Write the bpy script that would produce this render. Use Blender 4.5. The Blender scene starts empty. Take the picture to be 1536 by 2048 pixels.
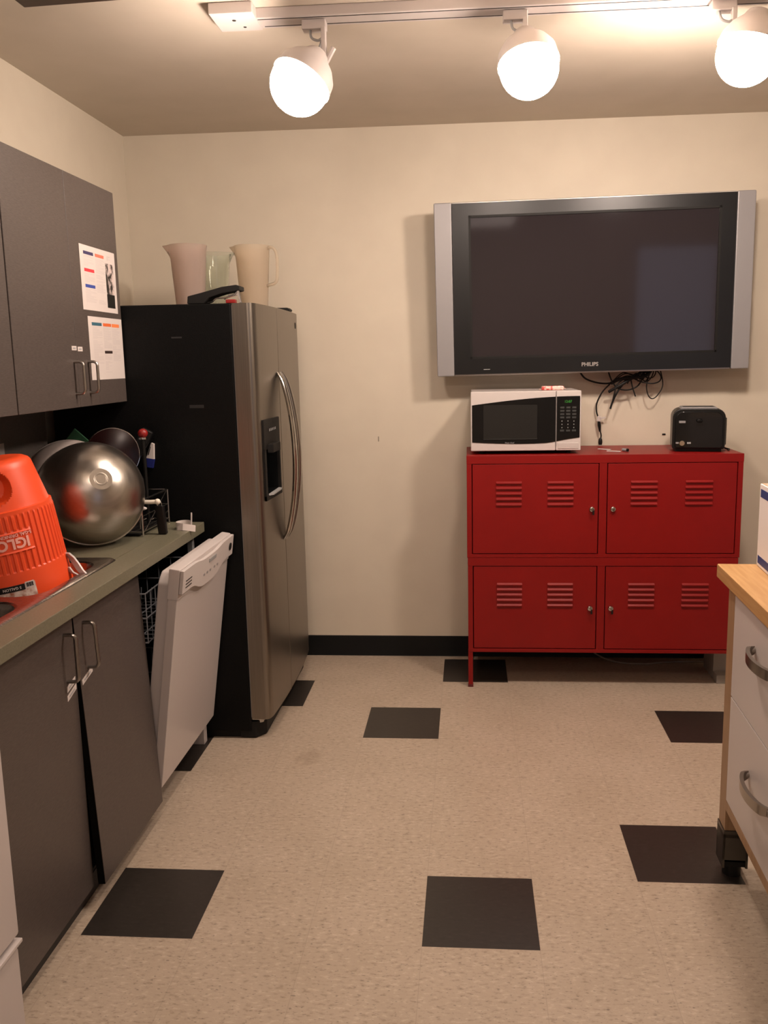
import bpy, bmesh, math, random
from mathutils import Vector, Matrix
random.seed(7)
PI = math.pi
SC = bpy.context.scene
COL = SC.collection

# ---------------------------------------------------------------- camera, world, lights, exposure
F, CX, CY = 1697.36, 813.47, 993.95
cam_d = bpy.data.cameras.new('camera')
cam_d.sensor_fit = 'AUTO'; cam_d.sensor_width = 36.0
cam_d.lens = F / 2048 * 36.0
cam_d.shift_x = (768 - CX) / 2048
cam_d.shift_y = (CY - 1024) / 2048
cam_d.clip_start = 0.05
cam = bpy.data.objects.new('camera', cam_d); COL.objects.link(cam)
def cam_matrix(pitch, roll, yaw, loc):
    cy, sy = math.cos(yaw), math.sin(yaw)
    Rz = Matrix(((cy, sy, 0), (-sy, cy, 0), (0, 0, 1)))
    base = Matrix(((1, 0, 0), (0, 0, -1), (0, 1, 0)))
    cp, sp = math.cos(pitch), math.sin(pitch)
    Rx = Matrix(((1, 0, 0), (0, cp, -sp), (0, sp, cp)))
    cr, sr = math.cos(roll), math.sin(roll)
    Rr = Matrix(((cr, -sr, 0), (sr, cr, 0), (0, 0, 1)))
    M = Rr @ Rx @ base @ Rz
    W = M.transposed() @ Matrix(((1, 0, 0), (0, -1, 0), (0, 0, -1)))
    return Matrix.Translation(loc) @ W.to_4x4()
cam.matrix_world = cam_matrix(0.16116, -0.01776, 0.07476, Vector((0.1299, -1.9825, 1.5054)))
SC.camera = cam
vs = SC.view_settings
vs.view_transform = 'Standard'; vs.look = 'None'; vs.exposure = 1.0; vs.gamma = 1.0
vs.use_curve_mapping = False
LAMP_COL = (1.0, 0.82, 0.70)
BULB_STRENGTH = 80.0
world = bpy.data.worlds.new('world'); SC.world = world
world.use_nodes = True
world.node_tree.nodes['Background'].inputs[0].default_value = (1, 0.8, 0.65, 1)
world.node_tree.nodes['Background'].inputs[1].default_value = 0.02
def area_light(name, loc, size, size_y, power, color, rot=(0, 0, 0)):
    d = bpy.data.lights.new(name, 'AREA'); d.shape = 'RECTANGLE'; d.size = size; d.size_y = size_y
    d.energy = power; d.color = color
    o = bpy.data.objects.new(name, d); o.location = loc; o.rotation_euler = rot; COL.objects.link(o)
    return o
area_light('rear_fill_light', (-0.2, -3.0, 2.53), 1.6, 1.2, 7, (1.0, 0.82, 0.74))  # unseen soft fill added behind the camera to lift the room, no fixture
ld = bpy.data.lights.new('near_lamp', 'POINT'); ld.energy = 10; ld.color = (1.0, .80, .68); ld.shadow_soft_size = .10
lo_ = bpy.data.objects.new('near_lamp', ld); lo_.location = (-.45, -.75, 2.25); COL.objects.link(lo_)

# ---------------------------------------------------------------- materials
MATS = {}
def mat(name, col=(.5, .5, .5), rough=.5, metal=0., spec=.5, **kw):
    if name in MATS: return MATS[name]
    m = bpy.data.materials.new(name); m.use_nodes = True
    b = m.node_tree.nodes['Principled BSDF']
    b.inputs['Base Color'].default_value = (*col, 1)
    b.inputs['Roughness'].default_value = rough
    b.inputs['Metallic'].default_value = metal
    b.inputs['Specular IOR Level'].default_value = spec
    for k, v in kw.items():
        b.inputs[k.replace('_', ' ')].default_value = v
    MATS[name] = m
    return m
def N(m, t, **kw):
    n = m.node_tree.nodes.new(t)
    for k, v in kw.items(): setattr(n, k, v)
    return n
def noisy(name, c1, c2, rough, scale=(1, 1, 1), nscale=20, detail=4, metal=0., bump=0., lo=.35, hi=.65, spec=.5, rvar=0.):
    """two-tone procedural colour from stretched object-space noise, with optional bump"""
    m = mat(name, c1, rough, metal, spec)
    L = m.node_tree.links; b = m.node_tree.nodes['Principled BSDF']
    tc = N(m, 'ShaderNodeTexCoord'); mp = N(m, 'ShaderNodeMapping'); mp.inputs['Scale'].default_value = scale
    no = N(m, 'ShaderNodeTexNoise'); no.inputs['Scale'].default_value = nscale; no.inputs['Detail'].default_value = detail
    cr = N(m, 'ShaderNodeValToRGB'); cr.color_ramp.elements[0].position = lo; cr.color_ramp.elements[1].position = hi
    cr.color_ramp.elements[0].color = (*c1, 1); cr.color_ramp.elements[1].color = (*c2, 1)
    L.new(tc.outputs['Object'], mp.inputs[0]); L.new(mp.outputs[0], no.inputs['Vector'])
    L.new(no.outputs['Fac'], cr.inputs[0]); L.new(cr.outputs[0], b.inputs['Base Color'])
    if bump:
        bp = N(m, 'ShaderNodeBump'); bp.inputs['Strength'].default_value = bump; bp.inputs['Distance'].default_value = .002
        L.new(no.outputs['Fac'], bp.inputs['Height']); L.new(bp.outputs[0], b.inputs['Normal'])
    if rvar:
        mr = N(m, 'ShaderNodeMapRange'); mr.inputs['To Min'].default_value = rough - rvar; mr.inputs['To Max'].default_value = rough + rvar
        L.new(no.outputs['Fac'], mr.inputs['Value']); L.new(mr.outputs[0], b.inputs['Roughness'])
    return m
M_wall = noisy('wall_paint', (.585, .52, .42), (.61, .545, .44), .62, nscale=6, bump=.05)
M_ceil = noisy('ceiling_paint', (.56, .49, .40), (.59, .515, .425), .85, nscale=5)
M_lam = noisy('grey_brown_laminate', (.060, .047, .041), (.083, .066, .058), .42, scale=(1, 1, 8), nscale=60, detail=5, bump=.08)
M_lam_edge = mat('laminate_edge', (.07, .058, .053), .5)
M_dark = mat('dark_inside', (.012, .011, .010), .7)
M_kick = mat('toe_kick_black', (.02, .018, .017), .5)
M_base = mat('rubber_base_black', (.007, .0075, .008), .45, 0., .2)
M_counter = noisy('green_grey_laminate', (.130, .122, .080), (.160, .148, .102), .38, nscale=180, detail=2)
M_steel = noisy('brushed_steel', (.24, .215, .185), (.28, .25, .215), .34, scale=(120, 120, 1), nscale=4, metal=1., rvar=.05)
M_sink = noisy('sink_steel', (.36, .33, .30), (.42, .38, .35), .26, scale=(4, 60, 4), nscale=6, metal=1., rvar=.05)
M_bowl = noisy('bowl_steel', (.42, .385, .34), (.47, .43, .38), .30, scale=(1, 1, 30), nscale=5, metal=1., rvar=.05)
M_chrome = mat('chrome', (.55, .53, .50), .14, 1.)
M_nickel = mat('brushed_nickel', (.36, .33, .30), .28, 1.)
M_wire = mat('rack_wire', (.55, .53, .50), .25, 1.)
M_greywire = mat('grey_coated_wire', (.32, .33, .36), .4)
M_fblack = noisy('fridge_side_black', (.0035, .0035, .0035), (.005, .005, .005), .42, nscale=300, detail=2, bump=.15, spec=.12)
M_blk = mat('black_plastic', (.006, .0058, .0055), .35, 0., .3)
M_blkm = mat('black_matte', (.008, .0075, .007), .55, 0., .25)
M_blkg = mat('black_gloss', (.005, .005, .0055), .10, 0., .35)
M_white = mat('white_enamel', (.50, .45, .43), .30)
M_whitep = mat('white_plastic', (.54, .49, .47), .38)
M_grey = mat('grey_plastic', (.30, .30, .30), .4)
M_silver = mat('silver_plastic', (.27, .26, .265), .42, .2)
M_silverl = mat('silver_trim', (.45, .42, .40), .3, .4)
M_red = noisy('red_enamel', (.205, .0045, .004), (.22, .005, .0045), .42, nscale=8, spec=.3)
M_redd = mat('red_shadow_gap', (.012, .001, .001), .8, 0., .1)
M_orange = mat('orange_plastic', (.74, .070, .014), .42)
M_orangel = mat('pale_print', (.80, .38, .32), .5)
M_birch = noisy('birch_wood', (.42, .23, .085), (.50, .29, .12), .42, scale=(14, 1, 14), nscale=7, detail=5, bump=.03)
M_birchl = noisy('birch_leg', (.28, .165, .085), (.33, .20, .11), .45, scale=(14, 14, 1), nscale=7, detail=5, bump=.03)
M_paper = mat('paper', (.56, .50, .47), .7)
M_glassd = mat('tv_glass', (.024, .0195, .022), .06, 0., .40)
M_bez = noisy('tv_bezel_black', (.006, .006, .0065), (.008, .008, .0085), .34, nscale=3, spec=.35)
M_brown = noisy('dark_brown_wood', (.026, .012, .007), (.040, .020, .011), .5, scale=(1, 10, 1), nscale=8)
M_clear = mat('clear_plastic', (.86, .90, .84), .05, 0., .5, Transmission_Weight=.96, IOR=1.42)
M_frost = mat('frosted_plastic', (.74, .635, .575), .45, 0., .4, Transmission_Weight=.80, IOR=1.1)
M_frost2 = mat('frosted_plastic_cream', (.83, .75, .64), .40, 0., .4, Transmission_Weight=.86, IOR=1.1)
M_blue = mat('blue_print', (.03, .07, .26), .5)
M_rednob = mat('red_plastic', (.22, .008, .007), .4)
M_dred = mat('dark_red_glass', (.012, .003, .003), .25, 0., .3)
M_green = mat('green_plastic', (.05, .16, .08), .4)
def emit(name, col, s):
    m = bpy.data.materials.new(name); m.use_nodes = True
    b = m.node_tree.nodes['Principled BSDF']
    b.inputs['Base Color'].default_value = (*col, 1)
    b.inputs['Emission Color'].default_value = (*col, 1); b.inputs['Emission Strength'].default_value = s
    MATS[name] = m; return m
M_bulb = emit('bulb_glow', LAMP_COL, BULB_STRENGTH)
M_led = emit('green_led', (.03, .28, .03), .06)
M_led2 = mat('button_grey', (.20, .21, .20), .5)

# floor: vinyl composition tile, flecked, with fine seams every 12 inches
T = 0.3048
def floor_mat(name, c_base, c_lo, c_hi, fleck):
    m = mat(name, c_base, .33)
    nt = m.node_tree; L = nt.links; b = nt.nodes['Principled BSDF']
    tc = N(m, 'ShaderNodeTexCoord')
    mp = N(m, 'ShaderNodeMapping'); mp.inputs['Scale'].default_value = (1.0, 2.3, 1)
    L.new(tc.outputs['Object'], mp.inputs[0])
    n1 = N(m, 'ShaderNodeTexNoise'); n1.inputs['Scale'].default_value = 46; n1.inputs['Detail'].default_value = 3; n1.inputs['Roughness'].default_value = .55
    n2 = N(m, 'ShaderNodeTexNoise'); n2.inputs['Scale'].default_value = 4.5; n2.inputs['Detail'].default_value = 4
    n3 = N(m, 'ShaderNodeTexNoise'); n3.inputs['Scale'].default_value = 75; n3.inputs['Detail'].default_value = 2
    L.new(mp.outputs[0], n1.inputs['Vector']); L.new(tc.outputs['Object'], n2.inputs['Vector']); L.new(mp.outputs[0], n3.inputs['Vector'])
    r1 = N(m, 'ShaderNodeValToRGB'); e = r1.color_ramp.elements
    e[0].position = .32; e[0].color = (*c_lo, 1); e[1].position = .44; e[1].color = (*c_base, 1)
    x = e.new(.56); x.color = (*c_base, 1); x = e.new(.66); x.color = (*c_hi, 1)
    L.new(n1.outputs['Fac'], r1.inputs[0])
    r3 = N(m, 'ShaderNodeValToRGB'); e = r3.color_ramp.elements
    e[0].position = .30; e[0].color = (fleck,) * 3 + (1,); e[1].position = .37; e[1].color = (1, 1, 1, 1)
    L.new(n3.outputs['Fac'], r3.inputs[0])
    mx = N(m, 'ShaderNodeMix', data_type='RGBA', blend_type='MULTIPLY'); mx.inputs[0].default_value = 1
    L.new(r1.outputs[0], mx.inputs[6]); L.new(r3.outputs[0], mx.inputs[7])
    r2 = N(m, 'ShaderNodeValToRGB'); e = r2.color_ramp.elements
    e[0].position = .3; e[0].color = (.90, .89, .87, 1); e[1].position = .7; e[1].color = (1, 1, 1, 1)
    L.new(n2.outputs['Fac'], r2.inputs[0])
    mx2 = N(m, 'ShaderNodeMix', data_type='RGBA', blend_type='MULTIPLY'); mx2.inputs[0].default_value = 1
    L.new(mx.outputs[2], mx2.inputs[6]); L.new(r2.outputs[0], mx2.inputs[7])
    # seams
    sp = N(m, 'ShaderNodeSeparateXYZ'); L.new(tc.outputs['Object'], sp.inputs[0])
    fr = []
    for ax in (0, 1):
        a = N(m, 'ShaderNodeMath', operation='DIVIDE'); a.inputs[1].default_value = T; L.new(sp.outputs[ax], a.inputs[0])
        s = N(m, 'ShaderNodeMath', operation='ADD'); s.inputs[1].default_value = .5; L.new(a.outputs[0], s.inputs[0])
        f = N(m, 'ShaderNodeMath', operation='FRACT'); L.new(s.outputs[0], f.inputs[0])
        d = N(m, 'ShaderNodeMath', operation='SUBTRACT'); d.inputs[1].default_value = .5; L.new(f.outputs[0], d.inputs[0])
        ab = N(m, 'ShaderNodeMath', operation='ABSOLUTE'); L.new(d.outputs[0], ab.inputs[0])
        lt = N(m, 'ShaderNodeMath', operation='LESS_THAN'); lt.inputs[1].default_value = .0035; L.new(ab.outputs[0], lt.inputs[0])
        fr.append(lt)
    mxm = N(m, 'ShaderNodeMath', operation='MAXIMUM'); L.new(fr[0].outputs[0], mxm.inputs[0]); L.new(fr[1].outputs[0], mxm.inputs[1])
    fa = N(m, 'ShaderNodeMath', operation='MULTIPLY'); fa.inputs[1].default_value = .20; L.new(mxm.outputs[0], fa.inputs[0])
    mx3 = N(m, 'ShaderNodeMix', data_type='RGBA'); L.new(fa.outputs[0], mx3.inputs[0]); L.new(mx2.outputs[2], mx3.inputs[6])
    mx3.inputs[7].default_value = (c_base[0] * .35, c_base[1] * .33, c_base[2] * .3, 1)
    # scuffed stain by the fridge
    vm = N(m, 'ShaderNodeVectorMath', operation='SUBTRACT'); vm.inputs[1].default_value = (-.487, 1.041, 0)
    L.new(tc.outputs['Object'], vm.inputs[0])
    mp2 = N(m, 'ShaderNodeMapping'); mp2.inputs['Scale'].default_value = (1, .75, 1); L.new(vm.outputs[0], mp2.inputs[0])
    ln = N(m, 'ShaderNodeVectorMath', operation='LENGTH'); L.new(mp2.outputs[0], ln.inputs[0])
    n4 = N(m, 'ShaderNodeTexNoise'); n4.inputs['Scale'].default_value = 22; L.new(tc.outputs['Object'], n4.inputs['Vector'])
    ad = N(m, 'ShaderNodeMath', operation='MULTIPLY_ADD'); ad.inputs[1].default_value = .09; L.new(n4.outputs['Fac'], ad.inputs[0]); L.new(ln.outputs['Value'], ad.inputs[2])
    mr = N(m, 'ShaderNodeMapRange'); mr.inputs['From Min'].default_value = .075; mr.inputs['From Max'].default_value = .10
    mr.inputs['To Min'].default_value = .30; mr.inputs['To Max'].default_value = 0; L.new(ad.outputs[0], mr.inputs['Value'])
    mx4 = N(m, 'ShaderNodeMix', data_type='RGBA'); L.new(mr.outputs[0], mx4.inputs[0]); L.new(mx3.outputs[2], mx4.inputs[6])
    mx4.inputs[7].default_value = (.20, .14, .09, 1)
    L.new(mx4.outputs[2], b.inputs['Base Color'])
    return m
M_tile = floor_mat('beige_vinyl_tile', (.43, .350, .272), (.32, .255, .19), (.50, .42, .335), .55)
M_tiled = floor_mat('charcoal_vinyl_tile', (.024, .0195, .0165), (.018, .014, .012), (.032, .026, .022), .8)

# ---------------------------------------------------------------- mesh builder
class B:
    def __init__(s, *mats):
        s.bm = bmesh.new(); s.mats = list(mats); s.m = 0
    def _join(s, t, M=None):
        if M is not None: bmesh.ops.transform(t, matrix=M, verts=t.verts)
        for f in t.faces: f.material_index = s.m
        me = bpy.data.meshes.new('tmp'); t.to_mesh(me); t.free(); s.bm.from_mesh(me); bpy.data.meshes.remove(me)
        return s
    def box(s, x0, x1, y0, y1, z0, z1, bev=0., seg=2, M=None):
        t = bmesh.new()
        bmesh.ops.create_cube(t, size=1)
        bmesh.ops.transform(t, matrix=Matrix.Translation(((x0 + x1) / 2, (y0 + y1) / 2, (z0 + z1) / 2)) @ Matrix.Diagonal((abs(x1 - x0), abs(y1 - y0), abs(z1 - z0), 1)), verts=t.verts)
        if bev > 0: bmesh.ops.bevel(t, geom=t.edges[:], offset=bev, segments=seg, profile=.5, affect='EDGES')
        return s._join(t, M)
    def cyl(s, p0, p1, r, r2=None, seg=24, cap=True):
        p0 = Vector(p0); p1 = Vector(p1); d = p1 - p0
        t = bmesh.new()
        bmesh.ops.create_cone(t, cap_ends=cap, segments=seg, radius1=r, radius2=r if r2 is None else r2, depth=d.length)
        q = Vector((0, 0, 1)).rotation_difference(d.normalized()).to_matrix().to_4x4()
        return s._join(t, Matrix.Translation((p0 + p1) / 2) @ q)
    def sph(s, c, r, sc=(1, 1, 1), seg=24, M=None):
        t = bmesh.new(); bmesh.ops.create_uvsphere(t, u_segments=seg, v_segments=seg // 2, radius=r)
        bmesh.ops.transform(t, matrix=Matrix.Translation(c) @ Matrix.Diagonal((*sc, 1)), verts=t.verts)
        return s._join(t, M)
    def tube(s, pts, r, seg=8, smooth=0, closed=False):
        pts = [Vector(p) for p in pts]
        if smooth:
            out = []; n = len(pts)
            for i in range(n if closed else n - 1):
                g = (lambda k: pts[k % n]) if closed else (lambda k: pts[max(0, min(n - 1, k))])
                p0, p1, p2, p3 = g(i - 1), g(i), g(i + 1), g(i + 2)
                for j in range(smooth):
                    u = j / smooth
                    out.append(.5 * ((2 * p1) + (p2 - p0) * u + (2 * p0 - 5 * p1 + 4 * p2 - p3) * u * u + (3 * p1 - p0 - 3 * p2 + p3) * u ** 3))
            if not closed: out.append(pts[-1])
            pts = out
        t = bmesh.new(); rings = []; n = len(pts); nrm = None
        for i, p in enumerate(pts):
            if closed: d = pts[(i + 1) % n] - pts[i - 1]
            else: d = pts[min(i + 1, n - 1)] - pts[max(i - 1, 0)]
            if d.length < 1e-9: d = Vector((0, 0, 1))
            d.normalize()
            if nrm is None: nrm = d.orthogonal().normalized()
            nrm = (nrm - d * nrm.dot(d))
            nrm = d.orthogonal().normalized() if nrm.length < 1e-6 else nrm.normalized()
            bn = d.cross(nrm)
            rings.append([t.verts.new(p + r * (math.cos(2 * PI * k / seg) * nrm + math.sin(2 * PI * k / seg) * bn)) for k in range(seg)])
        for i in range(n if closed else n - 1):
            a, b = rings[i], rings[(i + 1) % n]
            for k in range(seg): t.faces.new((a[k], a[(k + 1) % seg], b[(k + 1) % seg], b[k]))
        if not closed:
            t.faces.new(rings[0][::-1]); t.faces.new(rings[-1])
        return s._join(t)
    def lathe(s, prof, M=None, seg=48, cap0=False, cap1=False, fn=None):
        t = bmesh.new(); rings = []
        for (r, z) in prof:
            rings.append([t.verts.new(fn(r, z, 2 * PI * k / seg) if fn else (r * math.cos(2 * PI * k / seg), r * math.sin(2 * PI * k / seg), z)) for k in range(seg)])
        for a, b in zip(rings, rings[1:]):
            for k in range(seg): t.faces.new((a[k], a[(k + 1) % seg], b[(k + 1) % seg], b[k]))
        if cap0: t.faces.new(rings[0][::-1])
        if cap1: t.faces.new(rings[-1])
        bmesh.ops.remove_doubles(t, verts=t.verts, dist=1e-6)
        return s._join(t, M)
    def prism(s, poly, axis, a, b, bev=0., M=None):
        """poly: list of 2-D points in the two other axes (in x,y,z order), extruded along axis from a to b"""
        t = bmesh.new()
        def P(q, v):
            c = list(q); c.insert(axis, v); return c
        v0 = [t.verts.new(P(q, a)) for q in poly]; v1 = [t.verts.new(P(q, b)) for q in poly]
        t.faces.new(v0); t.faces.new(v1[::-1]); n = len(poly)
        for k in range(n): t.faces.new((v0[k], v1[k], v1[(k + 1) % n], v0[(k + 1) % n]))
        bmesh.ops.recalc_face_normals(t, faces=t.faces)
        if bev > 0: bmesh.ops.bevel(t, geom=t.edges[:], offset=bev, segments=2, profile=.5, affect='EDGES')
        return s._join(t, M)
    def strip(s, path, w_dir, w, th):
        """a thin curved band following path, w wide along w_dir"""
        t = bmesh.new(); wd = Vector(w_dir).normalized() * w / 2; R = []
        pts = [Vector(p) for p in path]
        for i, p in enumerate(pts):
            d = (pts[min(i + 1, len(pts) - 1)] - pts[max(i - 1, 0)]).normalized()
            n = d.cross(wd.normalized()).normalized() * th / 2
            R.append([t.verts.new(p + wd + n), t.verts.new(p - wd + n), t.verts.new(p - wd - n), t.verts.new(p + wd - n)])
        for a, b in zip(R, R[1:]):
            for k in range(4): t.faces.new((a[k], a[(k + 1) % 4], b[(k + 1) % 4], b[k]))
        t.faces.new(R[0][::-1]); t.faces.new(R[-1])
        return s._join(t)
    def mesh(s, t, M=None): return s._join(t, M)

def text_bm(txt, size, depth=.0004, bold=0.0):
    cu = bpy.data.curves.new('t', 'FONT'); cu.body = txt; cu.size = size; cu.extrude = depth; cu.align_x = 'CENTER'; cu.align_y = 'CENTER'
    cu.offset = bold; cu.resolution_u = 3
    o = bpy.data.objects.new('t', cu); COL.objects.link(o)
    me = bpy.data.meshes.new_from_object(o.evaluated_get(bpy.context.evaluated_depsgraph_get()))
    t = bmesh.new(); t.from_mesh(me)
    bpy.data.objects.remove(o); bpy.data.curves.remove(cu); bpy.data.meshes.remove(me)
    return t

ROOTM = {}
def thing(name, label, cat, loc=(0, 0, 0), rot=(0, 0, 0), group=None, matrix=None):
    o = bpy.data.objects.new(name, None); COL.objects.link(o); o.empty_display_size = .1
    if matrix is not None: o.matrix_world = matrix; W = matrix.copy()
    else:
        from mathutils import Euler
        o.location = loc; o.rotation_euler = rot
        W = Matrix.Translation(loc) @ Euler(rot).to_matrix().to_4x4()
    o['label'] = label; o['category'] = cat
    if group: o['group'] = group
    ROOTM[o.name] = W
    return o
def link(name, b, parent=None, local=False, sharp=35):
    me = bpy.data.meshes.new(name)
    if parent is not None and not local: bmesh.ops.transform(b.bm, matrix=ROOTM[parent.name].inverted(), verts=b.bm.verts)
    bmesh.ops.recalc_face_normals(b.bm, faces=b.bm.faces)
    b.bm.to_mesh(me); b.bm.free()
    for m in b.mats: me.materials.append(m)
    me.polygons.foreach_set('use_smooth', [True] * len(me.polygons))
    me.set_sharp_from_angle(angle=math.radians(sharp))
    o = bpy.data.objects.new(name, me); COL.objects.link(o)
    if len(me.polygons) < 6000:
        wn_ = o.modifiers.new('normals', 'WEIGHTED_NORMAL'); wn_.keep_sharp = True; wn_.weight = 100
    if parent is not None:
        o.parent = parent; ROOTM[o.name] = ROOTM[parent.name]
    return o
def solo(name, b, label, cat, base, group=None, sharp=35):
    """a thing that is one mesh, with its origin at base"""
    bmesh.ops.transform(b.bm, matrix=Matrix.Translation(Vector(base)).inverted(), verts=b.bm.verts)
    o = link(name, b, sharp=sharp); o.location = base
    o['label'] = label; o['category'] = cat
    if group: o['group'] = group
    return o
def struct(name, b):
    o = link(name, b); o['kind'] = 'structure'; return o
def dup(root, loc=None, label=None, matrix=None):
    r = root.copy(); COL.objects.link(r)
    if matrix is not None: r.matrix_world = matrix
    else: r.location = loc
    if label: r['label'] = label
    for ch in list(root.children):
        c = ch.copy(); COL.objects.link(c); c.parent = r
        for g in list(ch.children):
            d = g.copy(); COL.objects.link(d); d.parent = c
    return r
def ax(loc, zdir, xhint=(1, 0, 0)):
    z = Vector(zdir).normalized(); x = Vector(xhint); x = (x - z * x.dot(z)).normalized(); y = z.cross(x)
    return Matrix.Translation(loc) @ Matrix((x, y, z)).transposed().to_4x4()

# ---------------------------------------------------------------- room shell
XL, XR, YB, YF, ZC = -1.51, 3.2, 2.185, -4.2, 2.578
b = B(M_tile, M_tiled)
dark = {(0, 0), (-3, 0), (2, 1), (-1, 4), (3, 4), (0, 6), (-3, 5), (-4, 3), (6, 0), (7, 5), (-1, -4), (3, -3), (6, -5), (-3, -7), (1, -8)}
i0, i1, j0, j1 = -5, 11, -14, 8
t = bmesh.new(); V = {}
for i in range(i0, i1 + 1):
    for j in range(j0, j1 + 1):
        V[i, j] = t.verts.new((min(max(i * T, XL), XR), min(max(j * T, YF), YB), 0))
for i in range(i0, i1):
    for j in range(j0, j1):
        f = t.faces.new((V[i, j], V[i + 1, j], V[i + 1, j + 1], V[i, j + 1])); f.material_index = 1 if (i, j) in dark else 0
me = bpy.data.meshes.new('floor'); t.to_mesh(me); t.free(); me.materials.append(M_tile); me.materials.append(M_tiled)
fl = bpy.data.objects.new('floor', me); COL.objects.link(fl); fl['kind'] = 'structure'
struct('ceiling', B(M_ceil).box(XL - .1, XR + .1, YF - .1, YB + .1, ZC, ZC + .1))
struct('wall_left', B(M_wall).box(XL - .1, XL, YF, YB, -.05, ZC))
struct('wall_right', B(M_wall).box(XR, XR + .1, YF, YB, -.05, ZC))
struct('wall_back', B(M_wall).box(XL - .1, XR + .1, YB, YB + .1, -.05, ZC))
struct('wall_front', B(M_wall).box(XL - .1, XR + .1, YF - .1, YF, -.05, ZC))
b = B(M_base)
b.prism([(YB, 0), (YB - .008, 0), (YB - .006, .006), (YB - .005, .02), (YB - .005, .103), (YB, .106)], 0, XL, XR)
struct('baseboard_back', b)
# grey laminate panel on the wall behind the sink
struct('trim_1', B(noisy('panel_laminate', (.13, .108, .098), (.16, .135, .122), .4, scale=(1, 1, 8), nscale=50)).box(XL, XL + .012, -1.4, 1.185, .90, 1.372))
# tall window behind the camera, dim bluish light outside
b = B(M_whitep); b.box(2.0, 2.06, YF, YF + .04, 0, 2.36); b.box(2.94, 3.0, YF, YF + .04, 0, 2.36); b.box(2.0, 3.0, YF, YF + .04, 2.30, 2.36); b.box(2.0, 3.0, YF, YF + .04, .0, .08)
b.mats.append(emit('window_light', (.42, .46, .62), .55)); b.m = 1; b.box(2.06, 2.94, YF, YF + .01, .08, 2.30)
struct('window_1', b)
# small scuff and hole in the back wall paint, repairs smeared on
b = B(mat('scuff', (.26, .23, .18), .8)); b.box(-.3195, -.3145, YB - .002, YB, 1.105, 1.13, .0008); solo('wall_scuff', b, 'small dark scuff mark in the middle of the cream back wall', 'mark', (-.317, YB, 1.1))
b = B(M_blkm); b.box(1.058, 1.074, YB - .004, YB, 1.122, 1.129, .001); solo('wall_anchor', b, 'tiny dark hole plug in the wall left of the toaster', 'plug', (1.066, YB, 1.12))

# brown boxed frame on the ceiling at top left
b = B(M_brown)
b.prism([(-1.157, .604), (-1.165, -.25), (-.2, -.25), (-.2, .545)], 2, 2.535, ZC, .004)
solo('ceiling_panel', b, 'dark brown boxed wooden panel on the ceiling at the top left corner', 'ceiling panel', (-.7, .2, 2.535))

# ---------------------------------------------------------------- wall cabinets
CXF = -1.170
def bow_handle(parent, pos, length, axis='z', out=(1, 0, 0), r=.005, depth=.032, m=M_nickel):
    p = Vector(pos); o = Vector(out)
    a = Vector((0, 0, 1)) if axis == 'z' else Vector((0, 1, 0))
    h = length / 2; c = .014
    pts = [p + a * h, p + a * h + o * (depth - c)]
    for k in range(1, 5):
        u = k / 5 * PI / 2; pts.append(p + a * (h - c + c * math.cos(u)) + o * (depth - c + c * math.sin(u)))
    pts.append(p + a * (h - c) + o * depth)
    pts.append(p - a * (h - c) + o * depth)
    for k in range(1, 5):
        u = k / 5 * PI / 2; pts.append(p - a * (h - c + c * math.sin(u)) + o * (depth - c + c * math.cos(u)))
    pts += [p - a * h + o * (depth - c), p - a * h]
    return link('handle', B(m).tube(pts, r, 10), parent)
def small_label(parent, x, y0, y1, z0, z1, slope=0.):
    b = B(M_paper, M_grey)
    b.prism([(y0, z0), (y1, z0 + slope), (y1, z1 + slope), (y0, z1)], 0, x, x + .0008)
    b.m = 1
    w = y1 - y0
    zc = (z0 + z1) / 2
    b.prism([(y0 + .2 * w, zc - .003 + slope * .2), (y1 - .2 * w, zc - .003 + slope * .8), (y1 - .2 * w, zc + .002 + slope * .8), (y0 + .2 * w, zc + .002 + slope * .2)], 0, x + .0008, x + .0011)
    o = link('label_sticker', b, parent); o['label'] = 'small white printed label'; return o
def wall_cabinet(y0, y1, label):
    t = thing('wall_cabinet', label, 'cabinet', (XL + .17, (y0 + y1) / 2, 1.365), group=None)
    b = B(M_lam, M_dark)
    b.box(XL + .001, CXF - .022, y0 + .001, y1 - .001, 1.365, 2.125)
    link('cabinet_body', b, t)
    ym = (y0 + y1) / 2 + .003
    doors = []
    for k, (a, c) in enumerate(((y0 + .002, ym - .0012), (ym + .0012, y1 - .002))):
        d = link('door', B(M_lam).box(CXF - .020, CXF, a, c, 1.365, 2.125, .0012, 1), t); doors.append(d)
        hy = c - .024 if k == 0 else a + .078
        bow_handle(d, (CXF, hy, 1.463), .105)
    return t, doors
wc, wd = wall_cabinet(.395, 1.187, 'grey-brown wall cabinet beside the fridge with two paper notices on its right door')
small_label(wd[0], CXF, .760, .794, 1.553, 1.567); small_label(wd[1], CXF, .803, .838, 1.550, 1.565)
wc2, wd2 = wall_cabinet(-.40, .392, 'grey-brown wall cabinet cut by the left edge of the photo')
wall_cabinet(-1.2, -.403, 'grey-brown wall cabinet outside the left edge, nearest the camera')

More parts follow.
